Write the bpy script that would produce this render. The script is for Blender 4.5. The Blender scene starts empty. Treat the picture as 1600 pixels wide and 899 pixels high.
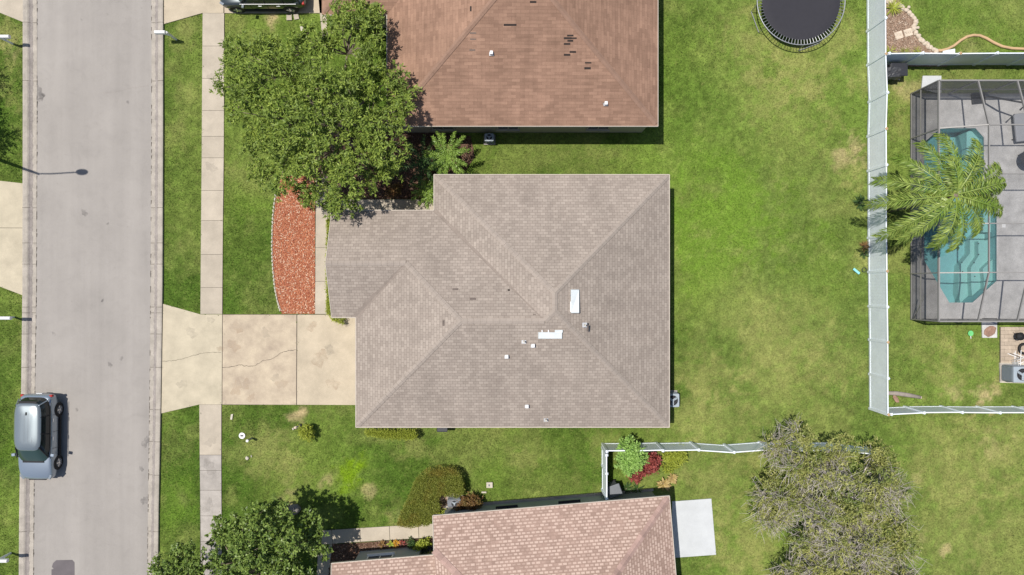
import bpy, bmesh, math, random
import numpy as np
from mathutils import Vector
random.seed(7); rng = np.random.default_rng(7)
S = bpy.context.scene
COL = S.collection
H, F = 36.8, 1067.0          # drone height in metres, focal length in photo pixels
R = math.radians

# ---------------------------------------------------------------- camera, sky, sun, exposure
cd = bpy.data.cameras.new('camera'); cam = bpy.data.objects.new('camera', cd); COL.objects.link(cam)
cam.location = (0, 0, H); cam.rotation_euler = (0, 0, 0)
cd.sensor_width = 36; cd.lens = F / 1600 * 36; cd.clip_end = 2000; S.camera = cam
SUN = Vector((-0.32, 0.115, 1)).normalized()
w = bpy.data.worlds.new('World'); S.world = w; w.use_nodes = True
nt = w.node_tree; bg = nt.nodes['Background']
sky = nt.nodes.new('ShaderNodeTexSky'); sky.sky_type = 'NISHITA'; sky.sun_disc = False
sky.sun_elevation = math.asin(SUN.z); sky.sun_rotation = math.atan2(SUN.x, SUN.y)
nt.links.new(sky.outputs[0], bg.inputs[0]); bg.inputs[1].default_value = 0.085
sd = bpy.data.lights.new('sun', 'SUN'); so = bpy.data.objects.new('sun', sd); COL.objects.link(so)
sd.energy = 4.35; sd.angle = R(0.55); sd.color = (1, 0.95, 0.875)
so.rotation_euler = SUN.to_track_quat('Z', 'Y').to_euler(); so.location = (-20, 8, 60)
S.view_settings.view_transform = 'Standard'; S.view_settings.look = 'None'
S.view_settings.exposure = 0.12; S.view_settings.gamma = 1; S.view_settings.use_curve_mapping = False

# ---------------------------------------------------------------- helpers
def at(px, py, z=0.0):
    k = (H - z) / F
    return ((px - 800) * k, -(py - 449.5) * k, z)
def at2(px, py, z=0.0): return at(px, py, z)[:2]
def gp(pts, z=0.0): return [at2(x, y, z) for x, y in pts]

def lin(r, g, b):
    f = lambda c: ((c/255+0.055)/1.055)**2.4 if c/255 > .04045 else c/255/12.92
    return (f(r), f(g), f(b))

def tag(o, label=None, cat=None, group=None, kind=None):
    if label: o['label'] = label
    if cat: o['category'] = cat
    if group: o['group'] = group
    if kind: o['kind'] = kind
    return o
def thing(name, loc, label, cat, group=None, rz=0):
    o = bpy.data.objects.new(name, None); COL.objects.link(o); o.empty_display_size = .2
    o.location = loc; o.rotation_euler = (0, 0, rz)
    return tag(o, label, cat, group)
def wloc(o):
    v = Vector((0, 0, 0))
    while o: v += o.location; o = o.parent
    return v
def copy_tree(o, parent=None, **kw):
    c = o.copy(); COL.objects.link(c); c.parent = parent
    for ch in list(o.children): copy_tree(ch, c)
    return c

class MB:
    def __init__(s): s.v = []; s.f = []; s.uv = None
    def add(s, vs, fs):
        n = len(s.v); s.v += [tuple(p) for p in vs]; s.f += [tuple(i + n for i in q) for q in fs]; return s
    def box(s, c, d, rz=0, rx=0, ry=0):
        cz, sz = math.cos(rz), math.sin(rz)
        vs = []
        for x in (-.5, .5):
            for y in (-.5, .5):
                for z in (-.5, .5):
                    X, Y, Z = x*d[0], y*d[1], z*d[2]
                    if rx: Y, Z = Y*math.cos(rx)-Z*math.sin(rx), Y*math.sin(rx)+Z*math.cos(rx)
                    if ry: X, Z = X*math.cos(ry)+Z*math.sin(ry), -X*math.sin(ry)+Z*math.cos(ry)
                    vs.append((c[0]+X*cz-Y*sz, c[1]+X*sz+Y*cz, c[2]+Z))
        return s.add(vs, [(0,1,3,2),(4,6,7,5),(0,4,5,1),(2,3,7,6),(0,2,6,4),(1,5,7,3)])
    def prism(s, poly, z0, z1):
        n = len(poly)
        a = sum(poly[i][0]*poly[(i+1)%n][1]-poly[(i+1)%n][0]*poly[i][1] for i in range(n))
        if a < 0: poly = poly[::-1]
        vs = [(x, y, z0) for x, y in poly] + [(x, y, z1) for x, y in poly]
        fs = [tuple(range(n-1, -1, -1)), tuple(range(n, 2*n))] + [(i, (i+1)%n, n+(i+1)%n, n+i) for i in range(n)]
        return s.add(vs, fs)
    def tube(s, p0, p1, r0, r1=None, n=8, cap=True):
        r1 = r0 if r1 is None else r1
        p0, p1 = Vector(p0), Vector(p1); d = (p1-p0).normalized()
        a = d.orthogonal().normalized(); b = d.cross(a)
        vs = []
        for p, r in ((p0, r0), (p1, r1)):
            for i in range(n):
                t = 2*math.pi*i/n; vs.append(p + a*(r*math.cos(t)) + b*(r*math.sin(t)))
        fs = [(i, (i+1)%n, n+(i+1)%n, n+i) for i in range(n)]
        if cap: fs += [tuple(range(n-1, -1, -1)), tuple(range(n, 2*n))]
        return s.add(vs, fs)
    def path(s, pts, r, n=6, closed=False):
        m = len(pts); P = [Vector(p) for p in pts]; vs = []
        rr = r if hasattr(r, '__len__') else [r]*m
        for i in range(m):
            a = P[(i-1) % m] if (closed or i > 0) else P[i]; b = P[(i+1) % m] if (closed or i < m-1) else P[i]
            d = (b-a).normalized(); up = Vector((0, 0, 1)) if abs(d.z) < .95 else Vector((1, 0, 0))
            u = d.cross(up).normalized(); v = u.cross(d)
            for k in range(n):
                t = 2*math.pi*k/n; vs.append(P[i] + u*(rr[i]*math.cos(t)) + v*(rr[i]*math.sin(t)))
        fs = []
        for i in range(m if closed else m-1):
            j = (i+1) % m
            for k in range(n): fs.append((i*n+k, i*n+(k+1)%n, j*n+(k+1)%n, j*n+k))
        if not closed: fs += [tuple(range(n-1, -1, -1)), tuple(range((m-1)*n, m*n))]
        return s.add(vs, fs)
    def lathe(s, c, prof, n=24):
        vs = []; fs = []
        for r, z in prof:
            for i in range(n):
                t = 2*math.pi*i/n; vs.append((c[0]+r*math.cos(t), c[1]+r*math.sin(t), c[2]+z))
        for j in range(len(prof)-1):
            for i in range(n): fs.append((j*n+i, j*n+(i+1)%n, (j+1)*n+(i+1)%n, (j+1)*n+i))
        if prof[-1][0] > 1e-4: fs.append(tuple(range((len(prof)-1)*n, len(prof)*n)))
        return s.add(vs, fs)
    def build(s, name, m, parent=None, smooth=False, bevel=0, sub=0, origin=None, world=True):
        if parent is not None and world: o0 = wloc(parent)
        elif origin is not None: o0 = Vector(origin)
        else: o0 = Vector((0, 0, 0))
        me = bpy.data.meshes.new(name)
        me.from_pydata([(x-o0.x, y-o0.y, z-o0.z) for x, y, z in s.v], [], s.f)
        if s.uv:
            uvl = me.uv_layers.new(name='UVMap'); flat = [c for f in s.uv for p in f for c in p]
            uvl.data.foreach_set('uv', flat)
        me.materials.append(m); me.update()
        if smooth: me.polygons.foreach_set('use_smooth', [True]*len(me.polygons))
        ob = bpy.data.objects.new(name, me); COL.objects.link(ob)
        if parent is not None: ob.parent = parent
        elif origin is not None: ob.location = o0
        if bevel:
            b = ob.modifiers.new('bevel', 'BEVEL'); b.width = bevel; b.segments = 2; b.limit_method = 'ANGLE'
        if sub:
            b = ob.modifiers.new('sub', 'SUBSURF'); b.levels = sub; b.render_levels = sub
        return ob

def np_mesh(name, V, Fq, m, parent=None, color=None, smooth=False, origin=None):
    """V (n,3), Fq (k,c) faces all with c corners"""
    V = np.asarray(V, dtype=np.float32)
    if parent is not None: V = V - np.array(wloc(parent), dtype=np.float32)
    elif origin is not None: V = V - np.array(origin, dtype=np.float32)
    me = bpy.data.meshes.new(name); k, c = Fq.shape
    me.vertices.add(len(V)); me.vertices.foreach_set('co', V.ravel())
    me.loops.add(k*c); me.loops.foreach_set('vertex_index', Fq.astype(np.int32).ravel())
    me.polygons.add(k); me.polygons.foreach_set('loop_start', np.arange(0, k*c, c, dtype=np.int32))
    me.polygons.foreach_set('loop_total', np.full(k, c, dtype=np.int32))
    if smooth: me.polygons.foreach_set('use_smooth', np.ones(k, dtype=bool))
    me.materials.append(m)
    if color is not None:
        a = me.color_attributes.new('tone', 'FLOAT_COLOR', 'POINT')
        c4 = np.ones((len(V), 4), dtype=np.float32); c4[:, :3] = color; a.data.foreach_set('color', c4.ravel())
    me.update(calc_edges=True); me.validate()
    ob = bpy.data.objects.new(name, me); COL.objects.link(ob)
    if parent is not None: ob.parent = parent
    elif origin is not None: ob.location = origin
    return ob

# numpy value noise
_tab = rng.random((256, 256))
def vnoise(x, y, s, o=0):
    x = np.asarray(x)/s + 37.1 + o*13.7; y = np.asarray(y)/s + 91.3 + o*7.9
    xi = np.floor(x).astype(int); yi = np.floor(y).astype(int); fx = x-xi; fy = y-yi
    fx = fx*fx*(3-2*fx); fy = fy*fy*(3-2*fy)
    g = lambda a, b: _tab[a & 255, b & 255]
    return (g(xi, yi)*(1-fx)+g(xi+1, yi)*fx)*(1-fy) + (g(xi, yi+1)*(1-fx)+g(xi+1, yi+1)*fx)*fy
def fbm(x, y, s, n=4, o=0):
    t = 0; a = 1; tot = 0
    for i in range(n): t = t + a*vnoise(x, y, s/2**i, o+i); tot += a; a *= .55
    return t/tot
def pip(x, y, poly):
    x = np.asarray(x); y = np.asarray(y); inside = np.zeros(x.shape, bool); n = len(poly)
    for i in range(n):
        x0, y0 = poly[i]; x1, y1 = poly[(i+1) % n]
        c = (y0 > y) != (y1 > y)
        with np.errstate(divide='ignore', invalid='ignore'): xx = (x1-x0)*(y-y0)/((y1-y0) if y1 != y0 else 1e-9)+x0
        inside ^= c & (x < xx)
    return inside

# ---------------------------------------------------------------- materials
def newmat(name):
    m = bpy.data.materials.new(name); m.use_nodes = True; n = m.node_tree.nodes; l = m.node_tree.links
    return m, n, l, n['Principled BSDF']
def N(n, t, **kw):
    o = n.new(t)
    for k, v in kw.items(): setattr(o, k, v)
    return o
def mixc(n, l, fac, a, b, mode='MIX'):
    x = n.new('ShaderNodeMix'); x.data_type = 'RGBA'; x.blend_type = mode
    for s, v in ((0, fac), (6, a), (7, b)):
        if hasattr(v, 'links') or hasattr(v, 'is_output'): l.new(v, x.inputs[s])
        else: x.inputs[s].default_value = v if s == 0 else (*v, 1)
    return x.outputs[2]
def ramp(n, l, src, p0, p1, a=0.0, b=1.0):
    r = n.new('ShaderNodeMapRange'); r.inputs[1].default_value = p0; r.inputs[2].default_value = p1
    r.inputs[3].default_value = a; r.inputs[4].default_value = b; l.new(src, r.inputs[0]); return r.outputs[0]
def noise(n, l, co, scale, detail=4, rough=.6, dist=0):
    t = n.new('ShaderNodeTexNoise'); t.inputs['Scale'].default_value = scale; t.inputs['Detail'].default_value = detail
    t.inputs['Roughness'].default_value = rough; t.inputs['Distortion'].default_value = dist
    if co: l.new(co, t.inputs['Vector'])
    return t.outputs[0]
def scl(n, l, co, v):
    m = n.new('ShaderNodeMapping'); m.inputs[3].default_value = v; l.new(co, m.inputs[0]); return m.outputs[0]
def bumpn(n, l, p, h, strength, dist=.02):
    b = n.new('ShaderNodeBump'); b.inputs['Strength'].default_value = strength; b.inputs['Distance'].default_value = dist
    l.new(h, b.inputs['Height']); l.new(b.outputs[0], p.inputs['Normal'])
def mul(c, f): return tuple(min(1, x*f) for x in c)

def M(name, c, var=.12, scale=6, rough=.85, bump=.2, metal=0, spec=.3, c2=None, fine=None, island=0):
    m, n, l, p = newmat(name)
    co = n.new('ShaderNodeTexCoord').outputs['Object']
    a = ramp(n, l, noise(n, l, co, scale, 5, .65), .3, .7)
    col = mixc(n, l, a, mul(c, 1-var), mul(c2 or c, 1+var))
    f2 = ramp(n, l, noise(n, l, co, fine or scale*14, 3, .7), .25, .75, 1-var, 1+var)
    col = mixc(n, l, 1.0, col, mixc(n, l, f2, (0, 0, 0), (1, 1, 1)), 'MULTIPLY') if False else col
    x = n.new('ShaderNodeVectorMath'); x.operation = 'SCALE'; l.new(col, x.inputs[0]); l.new(f2, x.inputs[3]); col = x.outputs[0]
    if island:
        g = n.new('ShaderNodeNewGeometry'); f3 = ramp(n, l, g.outputs['Random Per Island'], 0, 1, 1-island, 1+island)
        x = n.new('ShaderNodeVectorMath'); x.operation = 'SCALE'; l.new(col, x.inputs[0]); l.new(f3, x.inputs[3]); col = x.outputs[0]
    l.new(col, p.inputs['Base Color']); p.inputs['Roughness'].default_value = rough
    p.inputs['Metallic'].default_value = metal; p.inputs['Specular IOR Level'].default_value = spec
    if bump: bumpn(n, l, p, noise(n, l, co, fine or scale*14, 3, .7), bump, .01)
    return m
def leafmat(name, c1, c2, c3=None, trans=.25, rough=.55):
    m, n, l, p = newmat(name)
    g = n.new('ShaderNodeNewGeometry').outputs['Random Per Island']
    co = n.new('ShaderNodeTexCoord').outputs['Object']
    col = mixc(n, l, g, c1, c2)
    if c3: col = mixc(n, l, ramp(n, l, noise(n, l, co, .9, 3), .48, .68), col, c3)
    l.new(col, p.inputs['Base Color']); p.inputs['Roughness'].default_value = rough; p.inputs['Specular IOR Level'].default_value = .35
    t = n.new('ShaderNodeBsdfTranslucent'); l.new(col, t.inputs[0])
    mx = n.new('ShaderNodeMixShader'); mx.inputs[0].default_value = trans
    l.new(p.outputs[0], mx.inputs[1]); l.new(t.outputs[0], mx.inputs[2]); l.new(mx.outputs[0], n['Material Output'].inputs[0])
    return m
def tonemat(name, rough=.95):
    m, n, l, p = newmat(name)
    at_ = n.new('ShaderNodeAttribute'); at_.attribute_name = 'tone'
    co = n.new('ShaderNodeTexCoord').outputs['Object']
    f1 = ramp(n, l, noise(n, l, co, 2.2, 6, .7), .3, .7, .76, 1.24)
    f2 = ramp(n, l, noise(n, l, co, 11, 4, .8), .3, .7, .62, 1.38)
    mm = n.new('ShaderNodeMath'); mm.operation = 'MULTIPLY'; l.new(f1, mm.inputs[0]); l.new(f2, mm.inputs[1])
    x = n.new('ShaderNodeVectorMath'); x.operation = 'SCALE'; l.new(at_.outputs['Color'], x.inputs[0]); l.new(mm.outputs[0], x.inputs[3])
    yel = ramp(n, l, noise(n, l, co, 5.5, 6, .75), .56, .68, 0, .38)
    col = mixc(n, l, yel, x.outputs[0], (.27, .24, .09))
    l.new(col, p.inputs['Base Color']); p.inputs['Roughness'].default_value = rough; p.inputs['Specular IOR Level'].default_value = .1
    bumpn(n, l, p, noise(n, l, co, 22, 4, .8), .55, .04)
    return m
def roofmat(name, ca, cb, cm, bw, rh, blot, mort=.008, streak=0.0, dots=None, longrow=0):
    m, n, l, p = newmat(name)
    uv = n.new('ShaderNodeUVMap').outputs[0]
    b = n.new('ShaderNodeTexBrick'); l.new(uv, b.inputs['Vector'])
    b.inputs['Color1'].default_value = (*ca, 1); b.inputs['Color2'].default_value = (*cb, 1); b.inputs['Mortar'].default_value = (*cm, 1)
    b.inputs['Scale'].default_value = 1; b.inputs['Mortar Size'].default_value = mort; b.inputs['Mortar Smooth'].default_value = .3
    b.inputs['Bias'].default_value = 0; b.inputs['Brick Width'].default_value = bw; b.inputs['Row Height'].default_value = rh
    b.offset = .5; b.offset_frequency = 2
    col = b.outputs['Color']
    if longrow:   # courses that vary along their length
        st = noise(n, l, scl(n, l, uv, (1.1, 7.2, 1)), 1, 2, .5)
        x = n.new('ShaderNodeVectorMath'); x.operation = 'SCALE'; l.new(col, x.inputs[0]); l.new(ramp(n, l, st, .3, .7, 1-longrow, 1+longrow), x.inputs[3]); col = x.outputs[0]
    co = n.new('ShaderNodeTexCoord').outputs['Object']
    f1 = ramp(n, l, noise(n, l, co, .55, 6, .62), .3, .7, 1-blot, 1+blot)
    f2 = ramp(n, l, noise(n, l, co, 45, 2, .7), .3, .7, .88, 1.12)
    f3 = ramp(n, l, noise(n, l, scl(n, l, uv, (2.3, .25, 1)), 1, 3, .6), .3, .7, 1-blot*.8, 1+blot*.8)
    mm = n.new('ShaderNodeMath'); mm.operation = 'MULTIPLY'; l.new(f1, mm.inputs[0]); l.new(f2, mm.inputs[1])
    m2 = n.new('ShaderNodeMath'); m2.operation = 'MULTIPLY'; l.new(mm.outputs[0], m2.inputs[0]); l.new(f3, m2.inputs[1])
    x = n.new('ShaderNodeVectorMath'); x.operation = 'SCALE'; l.new(col, x.inputs[0]); l.new(m2.outputs[0], x.inputs[3]); col = x.outputs[0]
    if dots:
        b2 = n.new('ShaderNodeTexBrick'); l.new(uv, b2.inputs['Vector'])
        b2.inputs['Scale'].default_value = 1; b2.inputs['Brick Width'].default_value = bw*1.02; b2.inputs['Row Height'].default_value = rh*1.0
        b2.inputs['Mortar Size'].default_value = rh*.44; b2.inputs['Mortar Smooth'].default_value = 1; b2.inputs['Bias'].default_value = .12
        b2.inputs['Color1'].default_value = (0, 0, 0, 1); b2.inputs['Color2'].default_value = (1, 1, 1, 1); b2.inputs['Mortar'].default_value = (0, 0, 0, 1)
        col = mixc(n, l, ramp(n, l, b2.outputs['Color'], .12, .6, 0, .8), col, dots)
    l.new(col, p.inputs['Base Color']); p.inputs['Roughness'].default_value = .95; p.inputs['Specular IOR Level'].default_value = .12
    bumpn(n, l, p, b.outputs['Fac'], -.35, .012)
    return m

m_ground = tonemat('grass_ground'); m_blade = None
m_road = None
def roadmat():
    m, n, l, p = newmat('asphalt_pale')
    co = n.new('ShaderNodeTexCoord').outputs['Object']
    c = (.315, .292, .270)
    a = ramp(n, l, noise(n, l, co, .35, 6, .6), .3, .7, .93, 1.08)
    b = ramp(n, l, noise(n, l, co, 30, 4, .85), .25, .75, .78, 1.22)
    s = ramp(n, l, noise(n, l, scl(n, l, co, (1.1, .04, 1)), 1, 4, .6), .3, .7, .93, 1.07)
    t = ramp(n, l, noise(n, l, co, 1.3, 7, .75, 1.2), .48, .72, 1.02, .94)
    sp = ramp(n, l, noise(n, l, co, 9, 2, .5), .70, .78, 1, .72)
    v = None
    for f in (a, b, s, t, sp):
        if v is None: v = f
        else:
            q = n.new('ShaderNodeMath'); q.operation = 'MULTIPLY'; l.new(v, q.inputs[0]); l.new(f, q.inputs[1]); v = q.outputs[0]
    x = n.new('ShaderNodeVectorMath'); x.operation = 'SCALE'; x.inputs[0].default_value = c; l.new(v, x.inputs[3])
    l.new(x.outputs[0], p.inputs['Base Color']); p.inputs['Roughness'].default_value = .92; p.inputs['Specular IOR Level'].default_value = .15
    bumpn(n, l, p, noise(n, l, co, 60, 3, .8), .35, .01)
    return m
m_road = roadmat()
m_carshadow = M('painted_car_shadow', (.135, .12, .125), .1, 2, .9, .2, fine=40)
m_kerb = M('kerb_concrete', (.375, .338, .292), .2, 1.6, .9, .2, fine=26)
m_kerbdirt = M('gutter_dirt', (.275, .245, .225), .22, 1.6, .95, .2, fine=20)
m_walk = M('sidewalk_concrete', (.435, .38, .305), .13, 1.1, .9, .2, fine=30, island=.06)
m_walkgrey = M('grey_concrete', (.36, .33, .30), .17, 1.6, .9, .2, fine=30, island=.06)
m_drive = M('driveway_concrete', (.465, .395, .295), .15, .9, .9, .2, fine=30, island=.05)
m_driveyel = M('apron_concrete', (.475, .418, .312), .14, 1.0, .9, .2, fine=30, island=.02)
m_drivepink = M('stained_driveway', (.42, .34, .26), .15, 1.1, .9, .2, fine=30, island=.02, c2=(.475, .40, .295))
m_joint = M('joint_dark', (.10, .085, .07), .3, 3, .95, 0)
m_deck = M('pool_deck_concrete', (.52, .51, .50), .22, 1.3, .8, .15, fine=22, island=.04)
m_patio = M('patio_white_concrete', (.52, .54, .555), .07, 1.2, .85, .15, fine=30)
m_main = roofmat('taupe_shingles', (.372, .318, .274), (.292, .246, .212), (.205, .172, .148), .25, .15, .08, .010)
m_cap = M('taupe_ridge_cap', (.338, .288, .249), .09, 2, .95, .2, fine=30)
m_brown = roofmat('brown_shingles', (.325, .200, .142), (.250, .152, .108), (.185, .112, .080), .42, .155, .12, .005, longrow=.08)
m_browncap = M('brown_ridge_cap', (.275, .172, .125), .12, 2, .95, .2, fine=30)
m_pink = roofmat('pink_shingles', (.375, .262, .215), (.295, .203, .165), (.26, .178, .145),   .23, .155, .05, .006, dots=(.57, .435, .365))
m_pinkcap = M('pink_ridge_cap', (.36, .245, .21), .14, 2, .95, .2, fine=30, island=.18)
m_slot = M('exposed_underlay', (.035, .028, .026), .2, 6, .95, 0)
m_slot2 = M('worn_shingle', (.16, .13, .115), .2, 6, .95, 0)
m_beige = M('beige_stucco', (.50, .43, .33), .05, 3, .9, .2)
m_tanwall = M('tan_stucco', (.40, .35, .27), .05, 3, .9, .2)
m_greywall = M('sage_stucco', (.36, .385, .35), .05, 3, .9, .2)
m_soffit = M('white_soffit', (.62, .60, .56), .04, 3, .7, 0)
m_fascia = M('cream_fascia', (.55, .49, .42), .05, 3, .7, 0)
m_white = M('white_paint', (.80, .80, .80), .03, 3, .5, 0)
m_vinyl = M('white_vinyl', (.82, .87, .93), .06, 1.5, .42, .05, spec=.5, fine=9)
m_vent = M('white_metal', (.66, .70, .71), .08, 2, .4, 0)
m_galv = M('galvanised_metal', (.36, .37, .39), .08, 6, .45, 0, metal=.5)
m_alu = M('bronze_aluminium', (.27, .26, .25), .05, 6, .5, 0, metal=.1)
m_dark = M('dark_plastic', (.035, .037, .045), .1, 6, .5, 0)
m_black = M('black_rubber', (.018, .018, .02), .1, 6, .7, 0)
m_grey = M('grey_plastic', (.17, .18, .20), .08, 6, .5, 0)
m_acgrey = M('grey_enamel', (.22, .25, .285), .06, 4, .45, 0)
m_aclight = M('light_enamel', (.34, .39, .43), .05, 4, .4, 0)
m_green = M('green_plastic', (.16, .55, .20), .05, 4, .4, 0)
m_teal = M('turquoise_plastic', (.25, .62, .66), .05, 4, .4, 0)
m_bark = M('grey_bark', (.21, .17, .13), .3, 5, .95, .6)
m_twig = M('pale_twigs', (.54, .49, .44), .22, 3, .9, 0, island=.25)
m_wood = M('weathered_timber', (.30, .26, .23), .2, 4, .95, .3)
m_rock = M('brown_stone', (.30, .185, .14), .3, 6, .95, .5)
m_stone = M('tan_border_stone', (.58, .49, .39), .18, 5, .95, .5)
m_stonew = M('pale_edging_stone', (.52, .48, .40), .15, 5, .95, .4)
m_kerbor = M('terracotta_edging', (.52, .35, .20), .12, 3, .9, .3)
m_paver = M('tan_pavers', (.42, .345, .27), .16, 3, .95, .3, island=.12)
m_mulchred = M('red_mulch', (.34, .10, .05), .35, 9, 1, .6, c2=(.43, .19, .10), fine=30)
m_mulchbr = M('brown_mulch', (.12, .07, .048), .35, 6, 1, .6, fine=30)
m_mulchgr = M('faded_mulch', (.30, .21, .155), .30, 6, 1, .6, fine=30)
def chipmat(name, c1, c2, c3):
    m, n, l, p = newmat(name)
    g = n.new('ShaderNodeNewGeometry').outputs['Random Per Island']
    col = mixc(n, l, g, c1, c2); col = mixc(n, l, ramp(n, l, g, .82, .84), col, c3)
    l.new(col, p.inputs['Base Color']); p.inputs['Roughness'].default_value = .95; return m
m_chipred = chipmat('red_chips', (.29, .07, .035), (.58, .23, .125), (.68, .48, .34))
m_chipbr = chipmat('brown_chips', (.07, .035, .022), (.22, .12, .08), (.33, .22, .16))
m_chipgr = chipmat('faded_chips', (.20, .12, .08), (.40, .29, .21), (.52, .42, .33))
def glassmat(name, c, rough=.06):
    m, n, l, p = newmat(name); p.inputs['Base Color'].default_value = (*c, 1); p.inputs['Roughness'].default_value = rough
    p.inputs['Specular IOR Level'].default_value = .6; return m
m_glass = glassmat('dark_glass', (.015, .02, .022)); m_wind = glassmat('green_tinted_glass', (.03, .055, .05))
def paintmat(name, c, metal=.55, rough=.3):
    m, n, l, p = newmat(name); p.inputs['Base Color'].default_value = (*c, 1); p.inputs['Metallic'].default_value = metal
    p.inputs['Roughness'].default_value = rough; p.inputs['Coat Weight'].default_value = .6; p.inputs['Coat Roughness'].default_value = .05; return m
m_carblue = paintmat('silver_blue_paint', (.31, .365, .43)); m_carroof = paintmat('silver_roof_paint', (.25, .29, .31))
m_cardark = paintmat('charcoal_paint', (.07, .085, .09))
m_chrome = paintmat('bright_metal', (.75, .75, .76), .9, .2)
def screenmat(name, c, f):
    m, n, l, p = newmat(name); p.inputs['Base Color'].default_value = (*c, 1); p.inputs['Roughness'].default_value = .8
    t = n.new('ShaderNodeBsdfTransparent'); mx = n.new('ShaderNodeMixShader'); mx.inputs[0].default_value = f
    l.new(t.outputs[0], mx.inputs[1]); l.new(p.outputs[0], mx.inputs[2]); l.new(mx.outputs[0], n['Material Output'].inputs[0]); return m
m_screen = screenmat('insect_screen', (.075, .078, .085), .30); m_screenw = screenmat('dense_wall_screen', (.045, .046, .052), .58); m_screenn = screenmat('privacy_screen', (.05, .052, .06), .82)
def watermat():
    m, n, l, p = newmat('pool_water')
    t = n.new('ShaderNodeBsdfTransparent'); t.inputs[0].default_value = (.68, .87, .89, 1)
    g = n.new('ShaderNodeBsdfGlossy'); g.inputs[1].default_value = .03
    co = n.new('ShaderNodeTexCoord').outputs['Object']
    b = n.new('ShaderNodeBump'); b.inputs['Strength'].default_value = .25; b.inputs['Distance'].default_value = .03
    l.new(noise(n, l, co, 3.5, 3, .5), b.inputs['Height']); l.new(b.outputs[0], g.inputs['Normal'])
    f = n.new('ShaderNodeFresnel'); f.inputs[0].default_value = 1.33; l.new(b.outputs[0], f.inputs['Normal'])
    mx = n.new('ShaderNodeMixShader'); l.new(f.outputs[0], mx.inputs[0]); l.new(t.outputs[0], mx.inputs[1]); l.new(g.outputs[0], mx.inputs[2])
    l.new(mx.outputs[0], n['Material Output'].inputs[0]); return m
m_water = watermat()
m_plaster = M('aqua_pool_plaster', (.40, .62, .62), .08, .9, .8, 0)
m_plaster2 = M('pale_pool_plaster', (.52, .70, .65), .05, .9, .8, 0)
m_mat = M('trampoline_mesh', (.030, .029, .036), .06, 4, .65, 0)
m_net = None
L_oak = leafmat('oak_leaves', (.11, .18, .028), (.34, .43, .075), (.145, .21, .038), .16)
L_dark = leafmat('dark_leaves', (.085, .15, .03), (.25, .34, .075), None, .14, .4)
L_olive = leafmat('olive_leaves', (.20, .225, .055), (.45, .45, .15), (.16, .22, .05), .14)
L_hedge = leafmat('hedge_leaves', (.20, .24, .035), (.32, .34, .07), (.30, .25, .05), .3)
L_lime = leafmat('lime_leaves', (.24, .42, .08), (.42, .62, .18), None, .3)
L_red = leafmat('red_leaves', (.18, .03, .03), (.42, .11, .09), None, .2)
L_yel = leafmat('yellow_green_leaves', (.28, .34, .04), (.47, .52, .08), None, .3)
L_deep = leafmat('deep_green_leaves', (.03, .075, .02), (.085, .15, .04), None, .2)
L_croton = leafmat('croton_leaves', (.30, .22, .06), (.60, .45, .20), (.28, .13, .05), .25)
L_orange = leafmat('orange_leaves', (.45, .20, .02), (.62, .36, .05), None, .25)
L_palm = leafmat('palm_leaflets', (.10, .18, .028), (.38, .46, .11), (.17, .27, .04), .12, .42)
L_philo = leafmat('philodendron_leaves', (.14, .25, .035), (.34, .48, .10), None, .3, .4)
L_rust = leafmat('rust_leaves', (.16, .075, .03), (.28, .17, .06), (.10, .12, .03), .2)

# ---------------------------------------------------------------- plan polygons (ground)
KL = [(37, -1500), (37.5, 200), (37, 450), (35, 620), (32, 800), (31, 960), (31, 2400)]           # outer edge of left kerb
KLi = [(58, -1500), (58, 200), (57, 450), (54.5, 620), (53, 800), (52, 960), (52, 2400)]
KR = [(256.5, -1500), (256, 200), (255, 450), (252.5, 620), (249, 800), (247.5, 960), (247.5, 2400)]
KRi = [(236.5, -1500), (237, 200), (235.5, 450), (234, 620), (231.5, 800), (230, 960), (230, 2400)]
road_poly = gp(KLi) + gp(KRi)[::-1]
road_all = gp(KL) + gp(KR)[::-1]
SWL = [(317, 21), (316, 150), (315.5, 250), (314.5, 350), (313.5, 491)]; SWR = [(350.5, 21), (350.3, 150), (349.8, 250), (348.5, 350), (347.5, 491)]
SWL2 = [(311.8, 632), (312.3, 700), (313.3, 770), (314, 840), (315, 960), (315, 1500)]; SWR2 = [(346.2, 632), (346, 700), (346.2, 770), (346.6, 840), (347, 960), (347, 1500)]
apron = gp([(255, 475), (313.5, 491.5), (347.5, 491.5), (346.8, 632), (311.8, 632), (252.5, 646)])
drive1 = gp([(348.5, 492), (463.5, 492), (463, 632.5), (347.8, 632)]); drive2 = gp([(464.8, 492), (575, 492), (575, 633), (464.3, 632.5)])
apronT = gp([(256.5, 38), (316, 21), (349.5, 21), (349.5, -70), (256.5, -70)]); driveT = gp([(351, 21), (520, 21), (520, -70), (351, -70)])
sideA = gp([(-60, 276), (37, 287), (37, 462), (-60, 425)]); sideB = gp([(-60, -60), (36.5, -60), (36.5, 35), (-60, -4)])
pathV = gp([(493.5, 300), (512, 300), (511, 492), (492.5, 491.5)]); pathH = gp([(512.5, 312), (681, 312), (681, 345), (512.5, 345)])
mulch_poly = gp([(440, 275), (430, 320), (426.5, 360), (426, 400), (427.5, 430), (431, 460), (437, 480), (441, 490.5), (492, 490.5), (492.5, 275)])
mulchN = gp([(493, 215), (600, 200), (735, 213), (742, 245), (722, 275), (690, 290), (688, 311), (512, 311), (493, 290)])
walkS = gp([(498, 829), (690, 818), (690, 839), (519, 850), (512, 899), (508, 960), (490, 960), (495, 899)])
bedS = gp([(519.5, 851), (680, 840.5), (680, 885), (512, 905)])
bedC = gp([(683, 768), (700, 755), (725, 775), (748, 780), (750, 795), (680, 812), (672, 808)])
patioS = gp([(1050, 783.5), (1111, 779), (1118.5, 866.5), (1050, 871.5)])
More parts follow.
